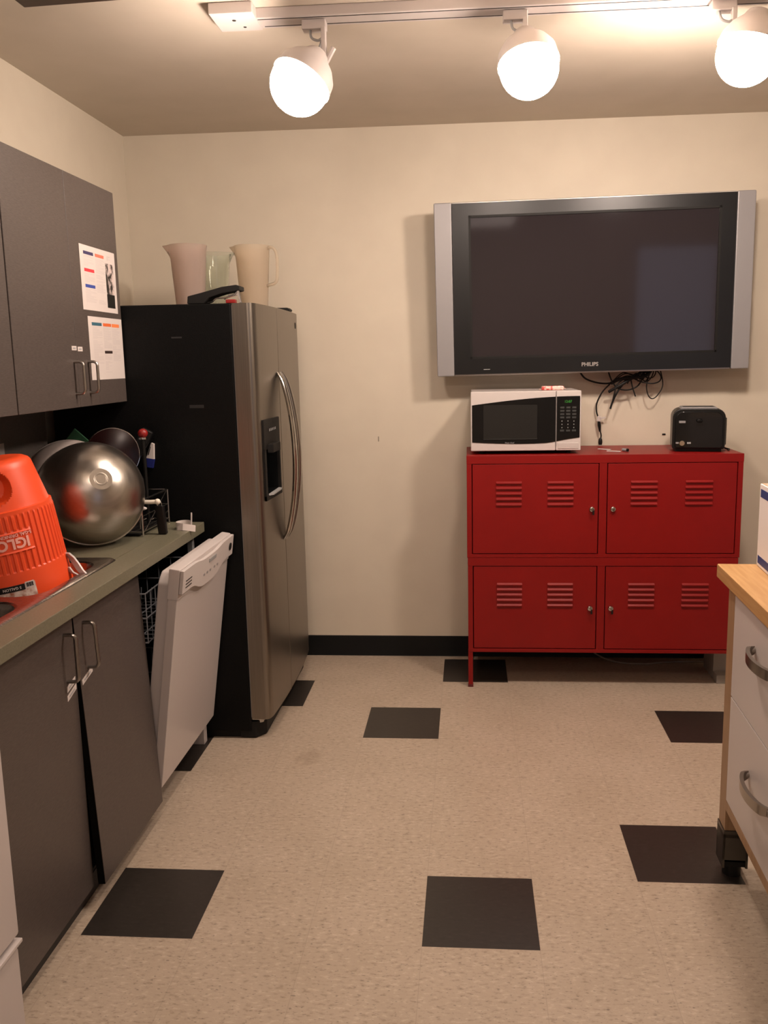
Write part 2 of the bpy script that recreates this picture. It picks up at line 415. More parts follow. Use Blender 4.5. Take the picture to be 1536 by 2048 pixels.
def sheet(y0, y1, z0, z1, rot, kind, label):
    W = Matrix.Translation((CXF + .0006, (y0 + y1) / 2, z0)) @ Matrix.Rotation(rot, 4, 'X')
    t = thing('paper_notice', label, 'notice', matrix=W)
    w = (y1 - y0) / 2; h = z1 - z0
    link('sheet', B(M_paper).box(0, .0006, -w, w, 0, h), t, local=True)
    cols = {'nv': (.045, .035, .10), 'or': (.75, .16, .10), 'rd': (.62, .035, .05), 'bl': (.035, .06, .28), 'tl': (.03, .10, .14), 'o2': (.60, .12, .03), 'o3': (.75, .20, .06), 'bk': (.03, .015, .012)}
    def blk(y, z, ww, hh, c):
        link('heading_block', B(mat('print_' + c, cols[c], .6)).box(.0006, .0009, -w + y * 2 * w, -w + (y + ww) * 2 * w, h * (1 - z - hh), h * (1 - z)), t, local=True)
    bt = B(mat('print_grey', (.46, .41, .40), .7))
    def lines(y, z, ww, n, dz=.018):
        for k in range(n):
            if random.random() < .08: continue
            l = ww * random.choice((1, 1, .92, .7, .45))
            bt.box(.0006, .0008, -w + y * 2 * w, -w + (y + l) * 2 * w, h * (1 - z - k * dz) - .0011, h * (1 - z - k * dz))
    if kind == 1:
        blk(.10, .09, .27, .05, 'nv'); blk(.42, .09, .25, .05, 'or'); blk(.10, .355, .27, .05, 'rd'); blk(.10, .60, .27, .05, 'bl')
        lines(.10, .16, .27, 9); lines(.10, .43, .27, 8); lines(.10, .67, .30, 12); lines(.42, .17, .26, 30); lines(.45, .82, .2, 5)
        for q in range(6): lines(.76, .08 + .012 * q, .1, 1)
        m = noisy('photo_strip', (.02, .015, .012), (.55, .45, .42), .6, nscale=38, detail=3, lo=.42, hi=.62)
        link('photo_strip', B(m).box(.0006, .0009, -w + .70 * 2 * w, -w + .93 * 2 * w, h * .30, h * .80), t, local=True)
        link('photo_caption', B(M_blkm).box(.0006, .0010, -w + .70 * 2 * w, -w + .93 * 2 * w, h * .08, h * .30), t, local=True)
    else:
        blk(.10, .09, .28, .05, 'tl'); blk(.42, .09, .24, .05, 'o2'); blk(.68, .09, .23, .055, 'o3'); blk(.42, .535, .23, .045, 'bk')
        lines(.11, .16, .27, 33); lines(.42, .16, .23, 19); lines(.68, .17, .23, 30); lines(.42, .60, .2, 14); lines(.42, .88, .2, 1)
    link('printed_lines', bt, t, local=True)
    return t
sheet(.868, 1.155, 1.690, 1.907, -.004, 1, 'white notice with photo strip, upper of the two on the cabinet door')
sheet(.895, 1.180, 1.452, 1.670, .0, 2, 'white notice with three coloured headings, lower of the two on the cabinet door')

# ---------------------------------------------------------------- base cabinet under the sink
BXF = -.930
t = thing('base_cabinet', 'grey-brown base cabinet under the sink with two tall doors, one hanging askew', 'cabinet', (-1.2, .13, 0))
b = B(M_lam, M_dark, M_kick)
b.box(XL + .001, BXF - .022, -.318, -.300, .0, .86); b.box(XL + .001, BXF - .022, .572, .590, .0, .86)
b.m = 1; b.box(XL + .001, XL + .01, -.3, .572, .06, .70); b.box(XL + .01, BXF - .03, -.3, .572, .055, .07); b.box(-.958, BXF - .023, -.3, .572, .80, .86)
b.m = 0; b.box(BXF - .04, BXF - .022, .118, .142, .07, .80)
b.m = 2; b.box(-.985, -.958, -.318, .59, 0, .06)
link('cabinet_body', b, t)
d1 = link('door', B(M_lam).box(BXF - .020, BXF, -.316, .129, .056, .857, .0012, 1), t)
bow_handle(d1, (BXF, .078, .745), .128)
small_label(d1, BXF, .072, .120, .652, .668, .012); small_label(d1, BXF, .070, .122, .628, .643, .016)
Md = Matrix.Translation((BXF, 0, .857)) @ Matrix.Rotation(-.040, 4, 'Y') @ Matrix.Translation((-BXF, 0, -.857))
bb = B(M_lam).box(BXF - .020, BXF, .134, .588, .060, .857, .0012, 1, M=Md)
bb.mats.append(mat('door_edge_black', (.004, .0035, .003), .8, 0., .05)); bb.m = 1; bb.box(BXF - .0205, BXF - .0008, .1325, .1342, .061, .856, M=Md)
d2 = link('door', bb, t)
h2 = bow_handle(d2, (BXF, .185, .745), .128)
h2.data.transform(ROOTM[t.name].inverted() @ Md @ ROOTM[t.name])
l2 = small_label(d2, BXF, .142, .208, .645, .660, .016); l2.data.transform(ROOTM[t.name].inverted() @ Md @ ROOTM[t.name])

# ---------------------------------------------------------------- worktop with a cut-out for the sink
CTX = -.890; ZT = .900; CTY1 = 1.165
SX0, SX1, SY0, SY1 = -1.45, -.972, -.312, .552
b = B(M_counter)
b.box(SX1 - .012, CTX, -.318, CTY1, .862, ZT, .003)           # strip in front of the sink
b.box(XL + .013, SX1 - .012, SY1 - .012, CTY1, .862, ZT)
b.box(XL + .013, SX0 + .012, -.318, SY1 - .012, .862, ZT)
solo('worktop', b, 'green-grey laminate worktop holding the sink and dish rack', 'worktop', (-1.2, .5, .862))

# sink: deck with two rounded bowls
def rrect(x0, x1, y0, y1, r, n=6):
    pts = []
    for cx, cy, a in ((x1 - r, y1 - r, 0), (x0 + r, y1 - r, 90), (x0 + r, y0 + r, 180), (x1 - r, y0 + r, 270)):
        for k in range(n + 1):
            u = math.radians(a + 90 * k / n); pts.append((cx + r * math.cos(u), cy + r * math.sin(u)))
    return pts
def sink():
    t = thing('sink', 'stainless double-bowl sink set in the green-grey worktop', 'sink', (-1.2, .08, ZT))
    bowls = [(-1.40, -1.002, .095, .497), (-1.40, -1.002, -.275, .052)]
    bm = bmesh.new()
    edges = []
    def loop(pts, z):
        vs = [bm.verts.new((x, y, z)) for x, y in pts]
        return vs, [bm.edges.new((vs[k], vs[(k + 1) % len(vs)])) for k in range(len(vs))]
    zt = ZT + .006
    ov, oe = loop(rrect(SX0 + .008, SX1 - .008, SY0 + .008, SY1 - .008, .025), zt)
    bl = [loop(rrect(*q, .075), zt) for q in bowls]
    bmesh.ops.triangle_fill(bm, use_beauty=True, use_dissolve=False, edges=oe + bl[0][1] + bl[1][1])
    ev, _ = loop(rrect(SX0, SX1, SY0, SY1, .032), ZT + .0005)
    n = len(ov)
    for k in range(n): bm.faces.new((ov[k], ov[(k + 1) % n], ev[(k + 1) % n], ev[k]))
    b = B(M_sink); b.mesh(bm); link('sink_deck', b, t)
    for q in bowls:
        bm = bmesh.new(); prev = None
        for ins, z, r in ((0, 0, .075), (.006, -.004, .07), (.012, -.02, .065), (.02, -.13, .06), (.04, -.155, .05), (.08, -.162, .03)):
            vs = [bm.verts.new((x, y, zt + z)) for x, y in rrect(q[0] + ins, q[1] - ins, q[2] + ins, q[3] - ins, max(r, .01))]
            if prev:
                m = len(vs)
                for k in range(m): bm.faces.new((prev[k], prev[(k + 1) % m], vs[(k + 1) % m], vs[k]))
            prev = vs
        bm.faces.new(prev)
        bo = link('sink_bowl', B(M_sink).mesh(bm), t)
        cx, cy = (q[0] + q[1]) / 2, (q[2] + q[3]) / 2
        link('drain', B(M_chrome).lathe([(0, .002), (.035, .002), (.043, .004), (.045, .001)], M=Matrix.Translation((cx, cy, zt - .162)), seg=24), bo)
sink()

# white switch plate on the splash panel
b = B(M_whitep); b.box(XL + .012, XL + .018, .80, .868, 1.165, 1.240, .002)
solo('outlet_plate', b, 'white outlet plate on the grey wall panel, at the left edge of the photo', 'outlet', (XL + .012, .834, 1.165))

# ---------------------------------------------------------------- white stove at the left edge
t = thing('stove', 'white appliance front with a lower drawer at the bottom left corner', 'stove', (-1.2, -.72, 0))
link('stove_body', B(M_white).box(-1.49, -.90, -1.10, -.335, .03, .905, .004), t)
link('oven_door', B(M_white).box(-.90, -.872, -1.095, -.345, .262, .80, .006), t)
link('drawer', B(M_white).box(-.90, -.872, -1.095, -.352, .035, .236, .008), t)
link('drawer_lip', B(M_whitep).box(-.90, -.866, -1.095, -.345, .243, .252, .002), t)
link('handle', B(M_white).cyl((-.835, -1.0, .76), (-.835, -.45, .76), .011), t)

# ---------------------------------------------------------------- dishwasher, door ajar
t = thing('dishwasher', 'white dishwasher with its door hanging ajar between base cabinet and fridge', 'dishwasher', (-1.2, .88, 0))
b = B(M_blkm, M_grey)
b.box(XL + .05, -.955, .596, .604, .10, .855); b.box(XL + .05, -.955, 1.158, 1.166, .10, .855)
b.box(XL + .05, XL + .06, .596, 1.166, .10, .855); b.box(XL + .05, -.955, .596, 1.166, .10, .11)
b.box(XL + .05, -.955, .596, 1.166, .848, .858)
link('tub', b, t)
link('kick_panel', B(M_kick).box(-1.01, -.995, .602, 1.166, .0, .10), t)
link('corner_foot', B(M_white).box(-1.0, -.930, 1.135, 1.172, .0, .085, .002), t)
b = B(M_grey, M_lam)
b.box(-.953, -.935, 1.140, 1.166, .09, .858); b.box(-.953, -.938, .604, 1.140, .838, .858); link('tub_rim', b, t)
def dish_rack_in(z, zt):
    b = B(M_greywire)
    x0, x1, y0, y1 = -1.42, -.925, .625, 1.14
    for zz in (z, (z + zt) / 2, zt):
        b.tube([(x0, y0, zz), (x1, y0, zz), (x1 + .004, (y0 + y1) / 2, zz + .006), (x1, y1, zz), (x0, y1, zz)], .003, 6, closed=True)
    for k in range(13):
        y = y0 + (y1 - y0) * k / 12
        b.tube([(x0, y, zt), (x0, y, z), (x1, y, z), (x1, y, zt)], .0022, 6)
    for k in range(11):
        x = x0 + (x1 - x0) * k / 10
        b.tube([(x, y0, zt), (x, y0, z), (x, y1, z), (x, y1, zt)], .0022, 6)
    for k in range(9):
        x = x0 + .05 + .04 * k
        for y in (.75, .86, .98): b.tube([(x, y, z), (x + .008, y, z + .09)], .002, 6)
    return link('rack', b, t)
dish_rack_in(.60, .765); dish_rack_in(.20, .40)
# door in local coordinates: hinge line at world (-.905, z=.10), leaning out
DA = math.atan2(.105, .745)
HX, HZ = -.900, .105
Dm = Matrix.Translation((HX, 0, HZ)) @ Matrix.Rotation(DA, 4, 'Y')
def dbox(m, *a, **k): return B(m).box(*a, M=Dm, **k)
y0, y1 = .592, 1.176
door = link('door', dbox(M_white, -.030, 0, y0, y1, 0, .655, bev=.003), t)
inner = B(M_white)
inner.prism([(y0 + .012, .05), (y1 - .012, .05), (y1 - .012, .70), (y1 - .04, .735), (y0 + .04, .735), (y0 + .012, .70)], 0, -.072, -.030, .008, M=Dm)
link('door_liner', inner, door)
# control panel with wavy lower lip
b = B(M_whitep)
b.box(-.034, .004, y0 - .002, y1 + .002, .652, .757, .006, M=Dm)
W = y1 - y0
prof = []
n = 28
for k in range(n + 1):
    u = k / n
    dip = math.exp(-((u - .5) / .24) ** 4)
    prof.append((y0 + u * W, .675 - .033 * dip))
poly = [(y0, .757), (y0, .675)] + prof + [(y1, .675), (y1, .757)]
topw = [(y1 - (k / n) * W, .753 - .012 * math.exp(-((k / n - .5) / .22) ** 4)) for k in range(n + 1)]
poly = prof + topw
b.prism(poly, 0, .004, .016, .002, M=Dm)
cp = link('control_panel', b, door)
link('latch_recess', dbox(M_grey, .0161, .0185, y0 + .275, y0 + .355, .716, .730, bev=.001), cp)
vb = B(M_blkm)
for k in range(3):
    vb.box(.0158, .0170, y0 + .028, y0 + .088, .712 - k * .011, .7150 - k * .011, M=Dm)
link('vent', vb, cp)
for k, yy in enumerate((.30, .335, .37, .42, .455)):
    link('button', dbox(M_silver, .0158, .0172, y0 + yy - .08, y0 + yy - .065, .680, .688, bev=.0004), cp)
link('knob', B(M_blkm).cyl(Dm @ Vector((.015, y1 - .045, .715)), Dm @ Vector((.0195, y1 - .045, .715)), .014), cp)

# ---------------------------------------------------------------- refrigerator
FY0, FY1, FS = 1.192, 2.035, 1.522
t = thing('refrigerator', 'side-by-side refrigerator with black sides and brushed steel doors', 'refrigerator', (-1.1, 1.61, 0))
b = B(M_fblack, M_blkm); b.box(-1.47, -.752, FY0, FY1, .03, 1.722, .006, 3)
b.m = 1; b.box(-1.40, -.80, FY0 + .02, FY1 - .02, 0, .035)
link('cabinet_body', b, t)
b = B(M_blkm); b.prism([(-.80, FY0 + .005), (-.735, FY0 + .005), (-.70, FY0 + .05), (-.695, FY1 - .05), (-.72, FY1 - .005), (-.80, FY1 - .005)], 2, .005, .072, .004); link('base_grille', b, t)
def fdoor(y0, y1, side):
    # rounded outer corner, gently bulging face
    xb = -.748
    pts = []
    n = 20
    def face(y):
        u = (y - FY0) / (FY1 - FY0)
        return -.672 + .018 * math.sin(PI * u) ** .8
    r = .022
    ys = [y0 + (y1 - y0) * k / n for k in range(n + 1)]
    prof = []
    for y in ys:
        x = face(y)
        if side < 0 and y - y0 < r: x -= r - math.sqrt(max(0, r * r - (r - (y - y0)) ** 2))
        if side > 0 and y1 - y < r: x -= r - math.sqrt(max(0, r * r - (r - (y1 - y)) ** 2))
        prof.append((x, y))
    if side < 0:
        extra = [(face(y0) - r + r * math.sin(a), y0 + r - r * math.cos(a)) for a in [PI / 2 * q / 7 for q in range(8)]]
        prof = extra + [p for p in prof if p[1] > y0 + r]
    else:
        extra = [(face(y1) - r + r * math.cos(a), y1 - r + r * math.sin(a)) for a in [PI / 2 * q / 7 for q in range(8)]]
        prof = [p for p in prof if p[1] < y1 - r] + extra
    poly = [(xb, y0)] + prof + [(xb, y1)]
    b = B(M_steel)
    if side < 0:
        ya, yb2, za, zb2 = 1.263, 1.456, .985, 1.166
        b.prism(poly, 2, .085, za); b.prism(poly, 2, zb2, 1.722)
        low = [p for p in prof if p[1] < ya]; hi = [p for p in prof if p[1] > yb2]
        mid = [(xb, y0)] + low + [(face(ya), ya), (-.735, ya), (-.735, yb2), (face(yb2), yb2)] + hi + [(xb, y1)]
        b.prism(mid, 2, za, zb2)
    else: b.prism(poly, 2, .085, 1.722, .0025)
    return link('door', b, t, sharp=50)
fz = fdoor(FY0, FS - .003, -1); fr = fdoor(FS + .003, FY1, 1)
link('door_gasket', B(M_grey).box(-.7545, -.747, FY0 + .006, FY1 - .006, .09, 1.715), t)
# dispenser
X0 = -.6705
def fx(y): return -.672 + .018 * math.sin(PI * (y - FY0) / (FY1 - FY0)) ** .8
M_disp = mat('dispenser_black', (.010, .009, .0085), .5, 0., .15)
b = B(M_disp)
y0, y1, z0, z1 = 1.243, 1.468, .965, 1.282
def dsp(yy): return fx(yy)
b.prism([(dsp(y0) - .01, y0), (dsp(y0) + .007, y0), (dsp(y1) + .007, y1), (dsp(y1) - .01, y1)], 2, 1.165, z1, .003)
b.prism([(dsp(y0) - .01, y0), (dsp(y0) + .007, y0), (dsp(y0 + .022) + .007, y0 + .022), (dsp(y0 + .022) - .01, y0 + .022)], 2, z0, 1.165)
b.prism([(dsp(y1 - .014) - .01, y1 - .014), (dsp(y1 - .014) + .007, y1 - .014), (dsp(y1) + .007, y1), (dsp(y1) - .01, y1)], 2, z0, 1.165)
b.prism([(dsp(y0) - .01, y0), (dsp(y0) + .009, y0), (dsp(y1) + .009, y1), (dsp(y1) - .01, y1)], 2, z0, z0 + .02, .002)
dd = link('dispenser', b, fz)
link('cavity', B(mat('cavity_black', (.004, .0045, .005), .5, 0., .1)).box(-.734, -.728, 1.264, 1.455, .986, 1.165).box(-.730, -.668, 1.264, 1.267, .986, 1.165).box(-.730, -.660, 1.452, 1.4555, .986, 1.165).box(-.730, -.664, 1.264, 1.455, .986, .989).box(-.730, -.664, 1.264, 1.455, 1.162, 1.165), dd)
b = B(M_disp); b.prism([(dsp(1.36), 1.29), (dsp(1.36) + .022, 1.30), (dsp(1.36) + .026, 1.41), (dsp(1.36), 1.43)], 2, 1.150, 1.185, .003); link('chute', b, dd)
b = B(M_grey)
for k in range(5): b.box(dsp(1.36) + .0078, dsp(1.36) + .0088, 1.30 + k * .025, 1.308 + k * .025, 1.235, 1.245)
link('button_row', b, dd)
link('drip_tray', B(M_grey).prism([(dsp(1.36) + .002, y0 + .03), (dsp(1.36) + .018, y0 + .05), (dsp(1.36) + .018, y1 - .03), (dsp(1.36) + .002, y1 - .02)], 2, z0 + .018, z0 + .026, .001), dd)
# two bowed handles meeting at the seam
def fhandle(parent, y, dy):
    rows = []; n = 26
    bmh = bmesh.new()
    for k in range(n + 1):
        u = k / n; z = 1.462 - u * .70
        bow = math.sin(PI * u) ** .62
        xo = fx(y) + .002 + .062 * bow; w = .013 + .010 * bow; dep = .018
        yc = y + dy * (.006 + .014 * bow)
        ring = []
        for q in range(12):
            a = 2 * PI * q / 12
            ring.append(bmh.verts.new((xo + dep * .55 * math.cos(a), yc + w * math.sin(a), z)))
        rows.append(ring)
    for a, c in zip(rows, rows[1:]):
        for q in range(12): bmh.faces.new((a[q], a[(q + 1) % 12], c[(q + 1) % 12], c[q]))
    bmh.faces.new(rows[0]); bmh.faces.new(rows[-1][::-1])
    o = link('handle', B(M_chrome if dy < 0 else M_nickel).mesh(bmh), parent); return o
fhandle(fz, FS - .022, -1); fhandle(fr, FS + .022, 1)
link('logo_badge', B(M_blkm).cyl((fx(1.94) - .001, 1.94, 1.665), (fx(1.94) + .002, 1.94, 1.665), .014), fr)
# hinge covers: near one has popped open showing its wiring
b = B(M_blkm)
P = [(-.925, 1.724), (-.922, 1.752), (-.865, 1.765), (-.790, 1.784), (-.735, 1.790), (-.722, 1.786), (-.722, 1.770), (-.735, 1.768), (-.79, 1.760), (-.84, 1.745), (-.86, 1.724)]
b.prism([(x, z) for x, z in P], 1, 1.215, 1.285, .003)
hc = link('hinge_cover', b, t); hc['label'] = 'black hinge cover popped open over its wires'
b = B(M_wire); b.tube([(-.85, 1.23, 1.728), (-.83, 1.225, 1.730), (-.815, 1.222, 1.742), (-.78, 1.222, 1.744), (-.75, 1.225, 1.752), (-.735, 1.23, 1.768)], .003, 8, 4); b.tube([(-.722, 1.225, 1.725), (-.73, 1.225, 1.768)], .005); link('hinge_bracket', b, t)
b = B(M_rednob, M_whitep); b.box(-.780, -.742, 1.225, 1.25, 1.724, 1.738, .003); b.m = 1; b.tube([(-.79, 1.24, 1.742), (-.765, 1.235, 1.752), (-.738, 1.24, 1.756)], .004); link('wire_connector', b, t)
b = B(M_blkm); b.prism([(-.80, 1.722), (-.80, 1.748), (-.70, 1.748), (-.69, 1.740), (-.69, 1.733), (-.71, 1.730), (-.75, 1.722)], 1, 1.955, 2.02, .003); link('hinge_cover', b, t)
b = B(M_grey)
link('side_label', B(mat('faint_label', (.012, .012, .012), .5)).box(-.985, -.945, FY0 - .0006, FY0, 1.597, 1.603), t)
link('side_label', B(mat('faint_label', (.012, .012, .012), .5)).box(-.93, -.875, FY0 - .0006, FY0, 1.335, 1.347), t)
b = B(M_chrome); b.cyl((-.722, FY0 + .035, .062), (-.722, FY0 + .035, .085), .014); b.box(-.755, -.70, FY0 + .015, FY0 + .04, .076, .083); link('door_hinge', b, t)
link('wheel', B(M_blkm).cyl((-.735, 1.93, .022), (-.715, 1.93, .022), .022), t)

# small tag on the side of the fridge
b = B(M_paper, mat('deep_blue', (.012, .018, .13), .4), M_blkm)
W = Matrix.Translation((-1.112, FY0 - .008, 1.112)) @ Matrix.Rotation(.16, 4, 'Y') @ Matrix.Scale(.82, 4)
b.prism([(-.004, .040), (.036, .040), (.028, .115), (.014, .118)], 1, -.006, .008, .002, M=W)
b.m = 1; b.prism([(-.015, 0), (.034, 0), (.037, .044), (-.009, .044)], 1, -.007, .008, .002, M=W)
b.m = 2; b.prism([(.004, .060), (.009, .060), (.015, .10), (.012, .10)], 1, -.0072, -.0066, M=W)
solo('magnet_clip', b, 'small white and blue clip on the black fridge side', 'clip', (-1.10, FY0, 1.10))

# ---------------------------------------------------------------- pitchers on top of the fridge
def pitcher(loc, rz, m, r0, r1, h, label, ha=0.):
    t = thing('pitcher', label, 'pitcher', loc, (0, 0, rz), group=None)
    b = B(m); n = 40
    th = .0022
    def fn_out(r, z, a):
        k = max(0, (z / h - .80) / .20); c = math.cos(a); sp = max(0, c) ** 24 * k * .030
        return ((r + sp) * math.cos(a), (r + sp * .4) * math.sin(a), z)
    prof = [(0.0, 0), (r0 * .96, 0), (r0, .006), (r0 + (r1 - r0) * .5, h * .5), (r0 + (r1 - r0) * .8, h * .8), (r1 * .985, h * .93), (r1 + .003, h), (r1 + .003 - th * 1.5, h), (r1 - th, h * .93), (r0 + (r1 - r0) * .8 - th, h * .8), (r0 + (r1 - r0) * .5 - th, h * .5), (r0 - th, .008), (0.0, .006)]
    b.lathe(prof, seg=n, fn=fn_out)
    link('jug', b, t, local=True, sharp=60)
    b = B(m)
    x1 = -(r1 - .004); x0 = -(r0 + (r1 - r0) * .35)
    b.tube([(x1 + .002, 0, h * .95), (x1 - .025, 0, h * .96), (x1 - .042, 0, h * .85), (x1 - .043, 0, h * .60), (x1 - .034, 0, h * .42), (x0 + .001, 0, h * .37)], .0065, 10, 5)
    bmesh.ops.transform(b.bm, matrix=Matrix.Rotation(ha, 4, 'Z'), verts=b.bm.verts)
    link('handle', b, t, local=True)
    return t
pitcher((-1.035, 1.60, 1.7225), math.radians(180), M_frost, .058, .076, .265, 'pinkish frosted pitcher, leftmost of the three on the fridge', ha=math.radians(95))
pitcher((-.984, 1.80, 1.7225), math.radians(-8), M_clear, .052, .068, .255, 'clear plastic pitcher between the two frosted ones on the fridge')
pitcher((-.768, 1.62, 1.7225), math.radians(168), M_frost2, .056, .072, .258, 'cream frosted pitcher with its handle to the right, rightmost on the fridge')

# ---------------------------------------------------------------- orange drinks cooler upside down in the sink
H = .492
tilt_ax = Vector((.54, -.84, 0))          # pointing towards the viewer; lean the top to the left
Wc = Matrix.Translation((-1.172, .325, .758)) @ Matrix.Rotation(math.radians(7.3), 4, tilt_ax) @ Matrix.Rotation(math.atan2(-.84, .50), 4, 'Z')
# local +X now faces the viewer
t = thing('drinks_cooler', 'orange water cooler standing upside down in the right sink bowl', 'cooler', matrix=Wc)
def rbase(z): return .160 - .018 * z / H
def cool_fn(r, z, a):
    a2 = (a + PI) % (2 * PI) - PI
    rr = r
    if .185 < z < .352 and r > .1:
        band = (.192 < z < .243) or (.303 < z < .343)
        panel = abs(a2) < .50
        if band or not panel:
            edge = 1 if (.192 < z < .343) else 0
            rr += .0016 * edge * (1 if math.cos(a * 57) > 0 else -1)
        if panel and (.246 < z < .250 or .296 < z < .300): rr += .003
    if .37 < z < .475 and r > .09:
        d = ((a2 + .02) / .42) ** 2 + ((z - .424) / .048) ** 2
        if d < 1: rr -= .030 * min(1, (1 - d) * 3)
    return (rr * math.cos(a), rr * math.sin(a), z)
prof = [(0.0, .0), (.150, .0), (.158, .006), (.160, .02)]
zz = .03
while zz < .355:
    prof.append((rbase(zz) + (0 if zz > .19 else .0015), zz)); zz += .004 if zz > .18 else .02
prof += [(rbase(.355), .357), (rbase(.358) - .006, .360)]
z = .364
while z < .468: prof.append((rbase(.358) - .007 - .022 * (z - .364) / .104, z)); z += .005
prof += [(.1165, .474), (.111, .482), (.099, .489), (.085, H), (.06, H - .004), (0.0, H - .004)]
b = B(M_orange); b.lathe(prof, seg=456, fn=cool_fn)
link('cooler_body', b, t, local=True, sharp=28)
def wrap_text(txt, size, zc, ac, r, bold, mm, name, flip=True):
    tb = text_bm(txt, size, .0006, bold)
    bmesh.ops.subdivide_edges(tb, edges=[e for e in tb.edges if e.calc_length() > .01], cuts=2)
    for v in tb.verts:
        x, y, d = v.co
        if flip: x, y = -x, -y
        a = ac + x / r; rr = rbase(zc + y) + .0016 + d
        v.co = (rr * math.cos(a), rr * math.sin(a), zc + y)
    return link(name, B(mm).mesh(tb), t, local=True)
wrap_text('IGLOO', .0395, .271, .03, .153, .0014, M_orangel, 'logo_text')
wrap_text('5-GAL DRINKING WATER', .0125, .2925, .03, .153, .0003, M_orangel, 'caption_text')
def patch(a0, a1, z0, z1, off, mm, name, parent=None):
    bm = bmesh.new(); n = 12; A = []; C = []
    for k in range(n + 1):
        a = a0 + (a1 - a0) * k / n
        for L_, z_ in ((A, z0), (C, z1)):
            r = rbase(z_) + .0015 + off; L_.append(bm.verts.new((r * math.cos(a), r * math.sin(a), z_)))
    for k in range(n): bm.faces.new((A[k], A[k + 1], C[k + 1], C[k]))
    return link(name, B(mm).mesh(bm), parent or t, local=True)
M_pic = noisy('sticker_picture', (.30, .10, .05), (.75, .68, .62), .5, nscale=45, detail=3)
st = patch(-.28, .34, .100, .158, .0012, M_pic, 'sticker')
patch(-.28, .16, .141, .158, .0018, M_blkm, 'sticker_band', st)
patch(.17, .32, .143, .161, .0020, M_paper, 'barcode_patch', st)
tb = text_bm('5 GALLON', .010, .0002, .0002)
for v in tb.verts:
    x, y, d = -v.co.x, -v.co.y, v.co.z; a = -.05 + x / .158; rr = rbase(.15) + .0036 + d; v.co = (rr * math.cos(a), rr * math.sin(a), .1495 + y)
link('sticker_text', B(M_paper).mesh(tb), st, local=True)
bcode = B(M_blkm)
for k in range(9):
    a = .19 + k * .0135; r = rbase(.15) + .0037
    bcode.box(r - .0002, r + .0001, -.0006 - .0003 * (k % 3), .0006, .146, .158, M=Matrix.Rotation(a, 4, 'Z'))
link('barcode', bcode, st, local=True)
# white side handle near the rim, on the right
b = B(M_whitep)
hp = [Vector(((rbase(.15) + dr) * math.cos(a), (rbase(.15) + dr) * math.sin(a), z)) for dr, a, z in ((.002, 1.30, .190), (.012, 1.32, .175), (.022, 1.30, .155), (.032, 1.25, .135), (.045, 1.20, .120))]
b.strip(hp, (math.cos(.6), math.sin(.6), 0), .026, .005)
hp = [Vector(((rbase(.15) + dr) * math.cos(a), (rbase(.15) + dr) * math.sin(a), z)) for dr, a, z in ((.002, 1.22, .150), (.010, 1.20, .135), (.022, 1.20, .125), (.040, 1.20, .118))]
b.strip(hp, (math.cos(.6), math.sin(.6), 0), .015, .004)
link('handle', b, t, local=True)

# ---------------------------------------------------------------- bowls leaning on the dish rack
def bowl_profile(R, D, rb, th):
    out = []
    for k in range(15):
        u = k / 14; a = u * PI / 2
        a0 = math.asin(rb / R) + (PI / 2 - math.asin(rb / R)) * u
        out.append((R * math.sin(a0), D * math.cos(a0) / math.cos(math.asin(rb / R))))
    prof = [(0, D)] + [(rb * .98, D)] + out + [(R + .003, -.001), (R + .004, -.003), (R + .001, -.004)]
    inn = [(max(r - th, 0), z - th) for r, z in reversed(out)]
    return prof + inn + [(0, D - th)]
d = Vector((.56, -.74, .40)).normalized()
c = Vector((-1.150, .775, 0)); R = .176; c.z = ZT + .004 + (R + .008) * math.sqrt(1 - d.z ** 2)
Wb = ax(c, d)
t = thing('mixing_bowl', 'large stainless steel mixing bowl on its side, underside facing out, on the worktop', 'bowl', matrix=Wb)
link('bowl_shell', B(M_bowl).lathe(bowl_profile(R, .172, .036, .0012), seg=72), t, local=True, sharp=60)
link('base_ring', B(M_bowl).lathe([(.016, .1722), (.018, .1726), (.020, .1726), (.022, .1722)], seg=40), t, local=True)
d = Vector((.42, -.85, .30)).normalized()
b = B(mat('pale_bowl_plastic', (.30, .26, .24), .4)); b.lathe(bowl_profile(.150, .085, .05, .003), M=ax((-1.272, .885, 1.098), d), seg=56)
solo('serving_bowl', b, 'pale grey plastic bowl mostly hidden behind the big steel bowl', 'bowl', (-1.27, .885, .95), sharp=60)

# dish rack
t = thing('dish_rack', 'chrome wire dish rack behind the steel bowl, against the fridge', 'dish rack', (-1.23, 1.0, ZT))
x0, x1, y0, y1, z0, z1 = -1.43, -1.022, .885, 1.150, ZT + .018, ZT + .130
b = B(M_wire)
b.tube([(x0, y0, z1), (x1 - .01, y0, z1), (x1, y0 + .01, z1), (x1, y1 - .01, z1), (x1 - .01, y1, z1), (x0, y1, z1)], .0035, 8, closed=True)
b.tube([(x0, y0, z0), (x1, y0, z0), (x1, y1, z0), (x0, y1, z0)], .003, 8, closed=True)
b.tube([(x0, y0, (z0 + z1) / 2), (x1, y0, (z0 + z1) / 2), (x1, y1, (z0 + z1) / 2), (x0, y1, (z0 + z1) / 2)], .002, 8, closed=True)
link('rim_wires', b, t)
for (xx, yy) in ((x0, y0), (x1, y0), (x1, y1), (x0, y1)): link('leg', B(M_wire).tube([(xx, yy, z1), (xx, yy, ZT + .004)], .0035, 8), t)
b = B(M_wire)
for k in range(1, 14):
    xx = x0 + (x1 - x0) * k / 14
    b.tube([(xx, y0, z0), (xx, y1, z0)], .0016, 6)
    b.tube([(xx, y0 + .05, z0), (xx, y0 + .055, z0 + .075), (xx, y0 + .065, z0)], .0016, 6)
b.tube([(x1, y0 + .02, z0), (x1, y1 - .01, z1 - .002)], .002, 6)
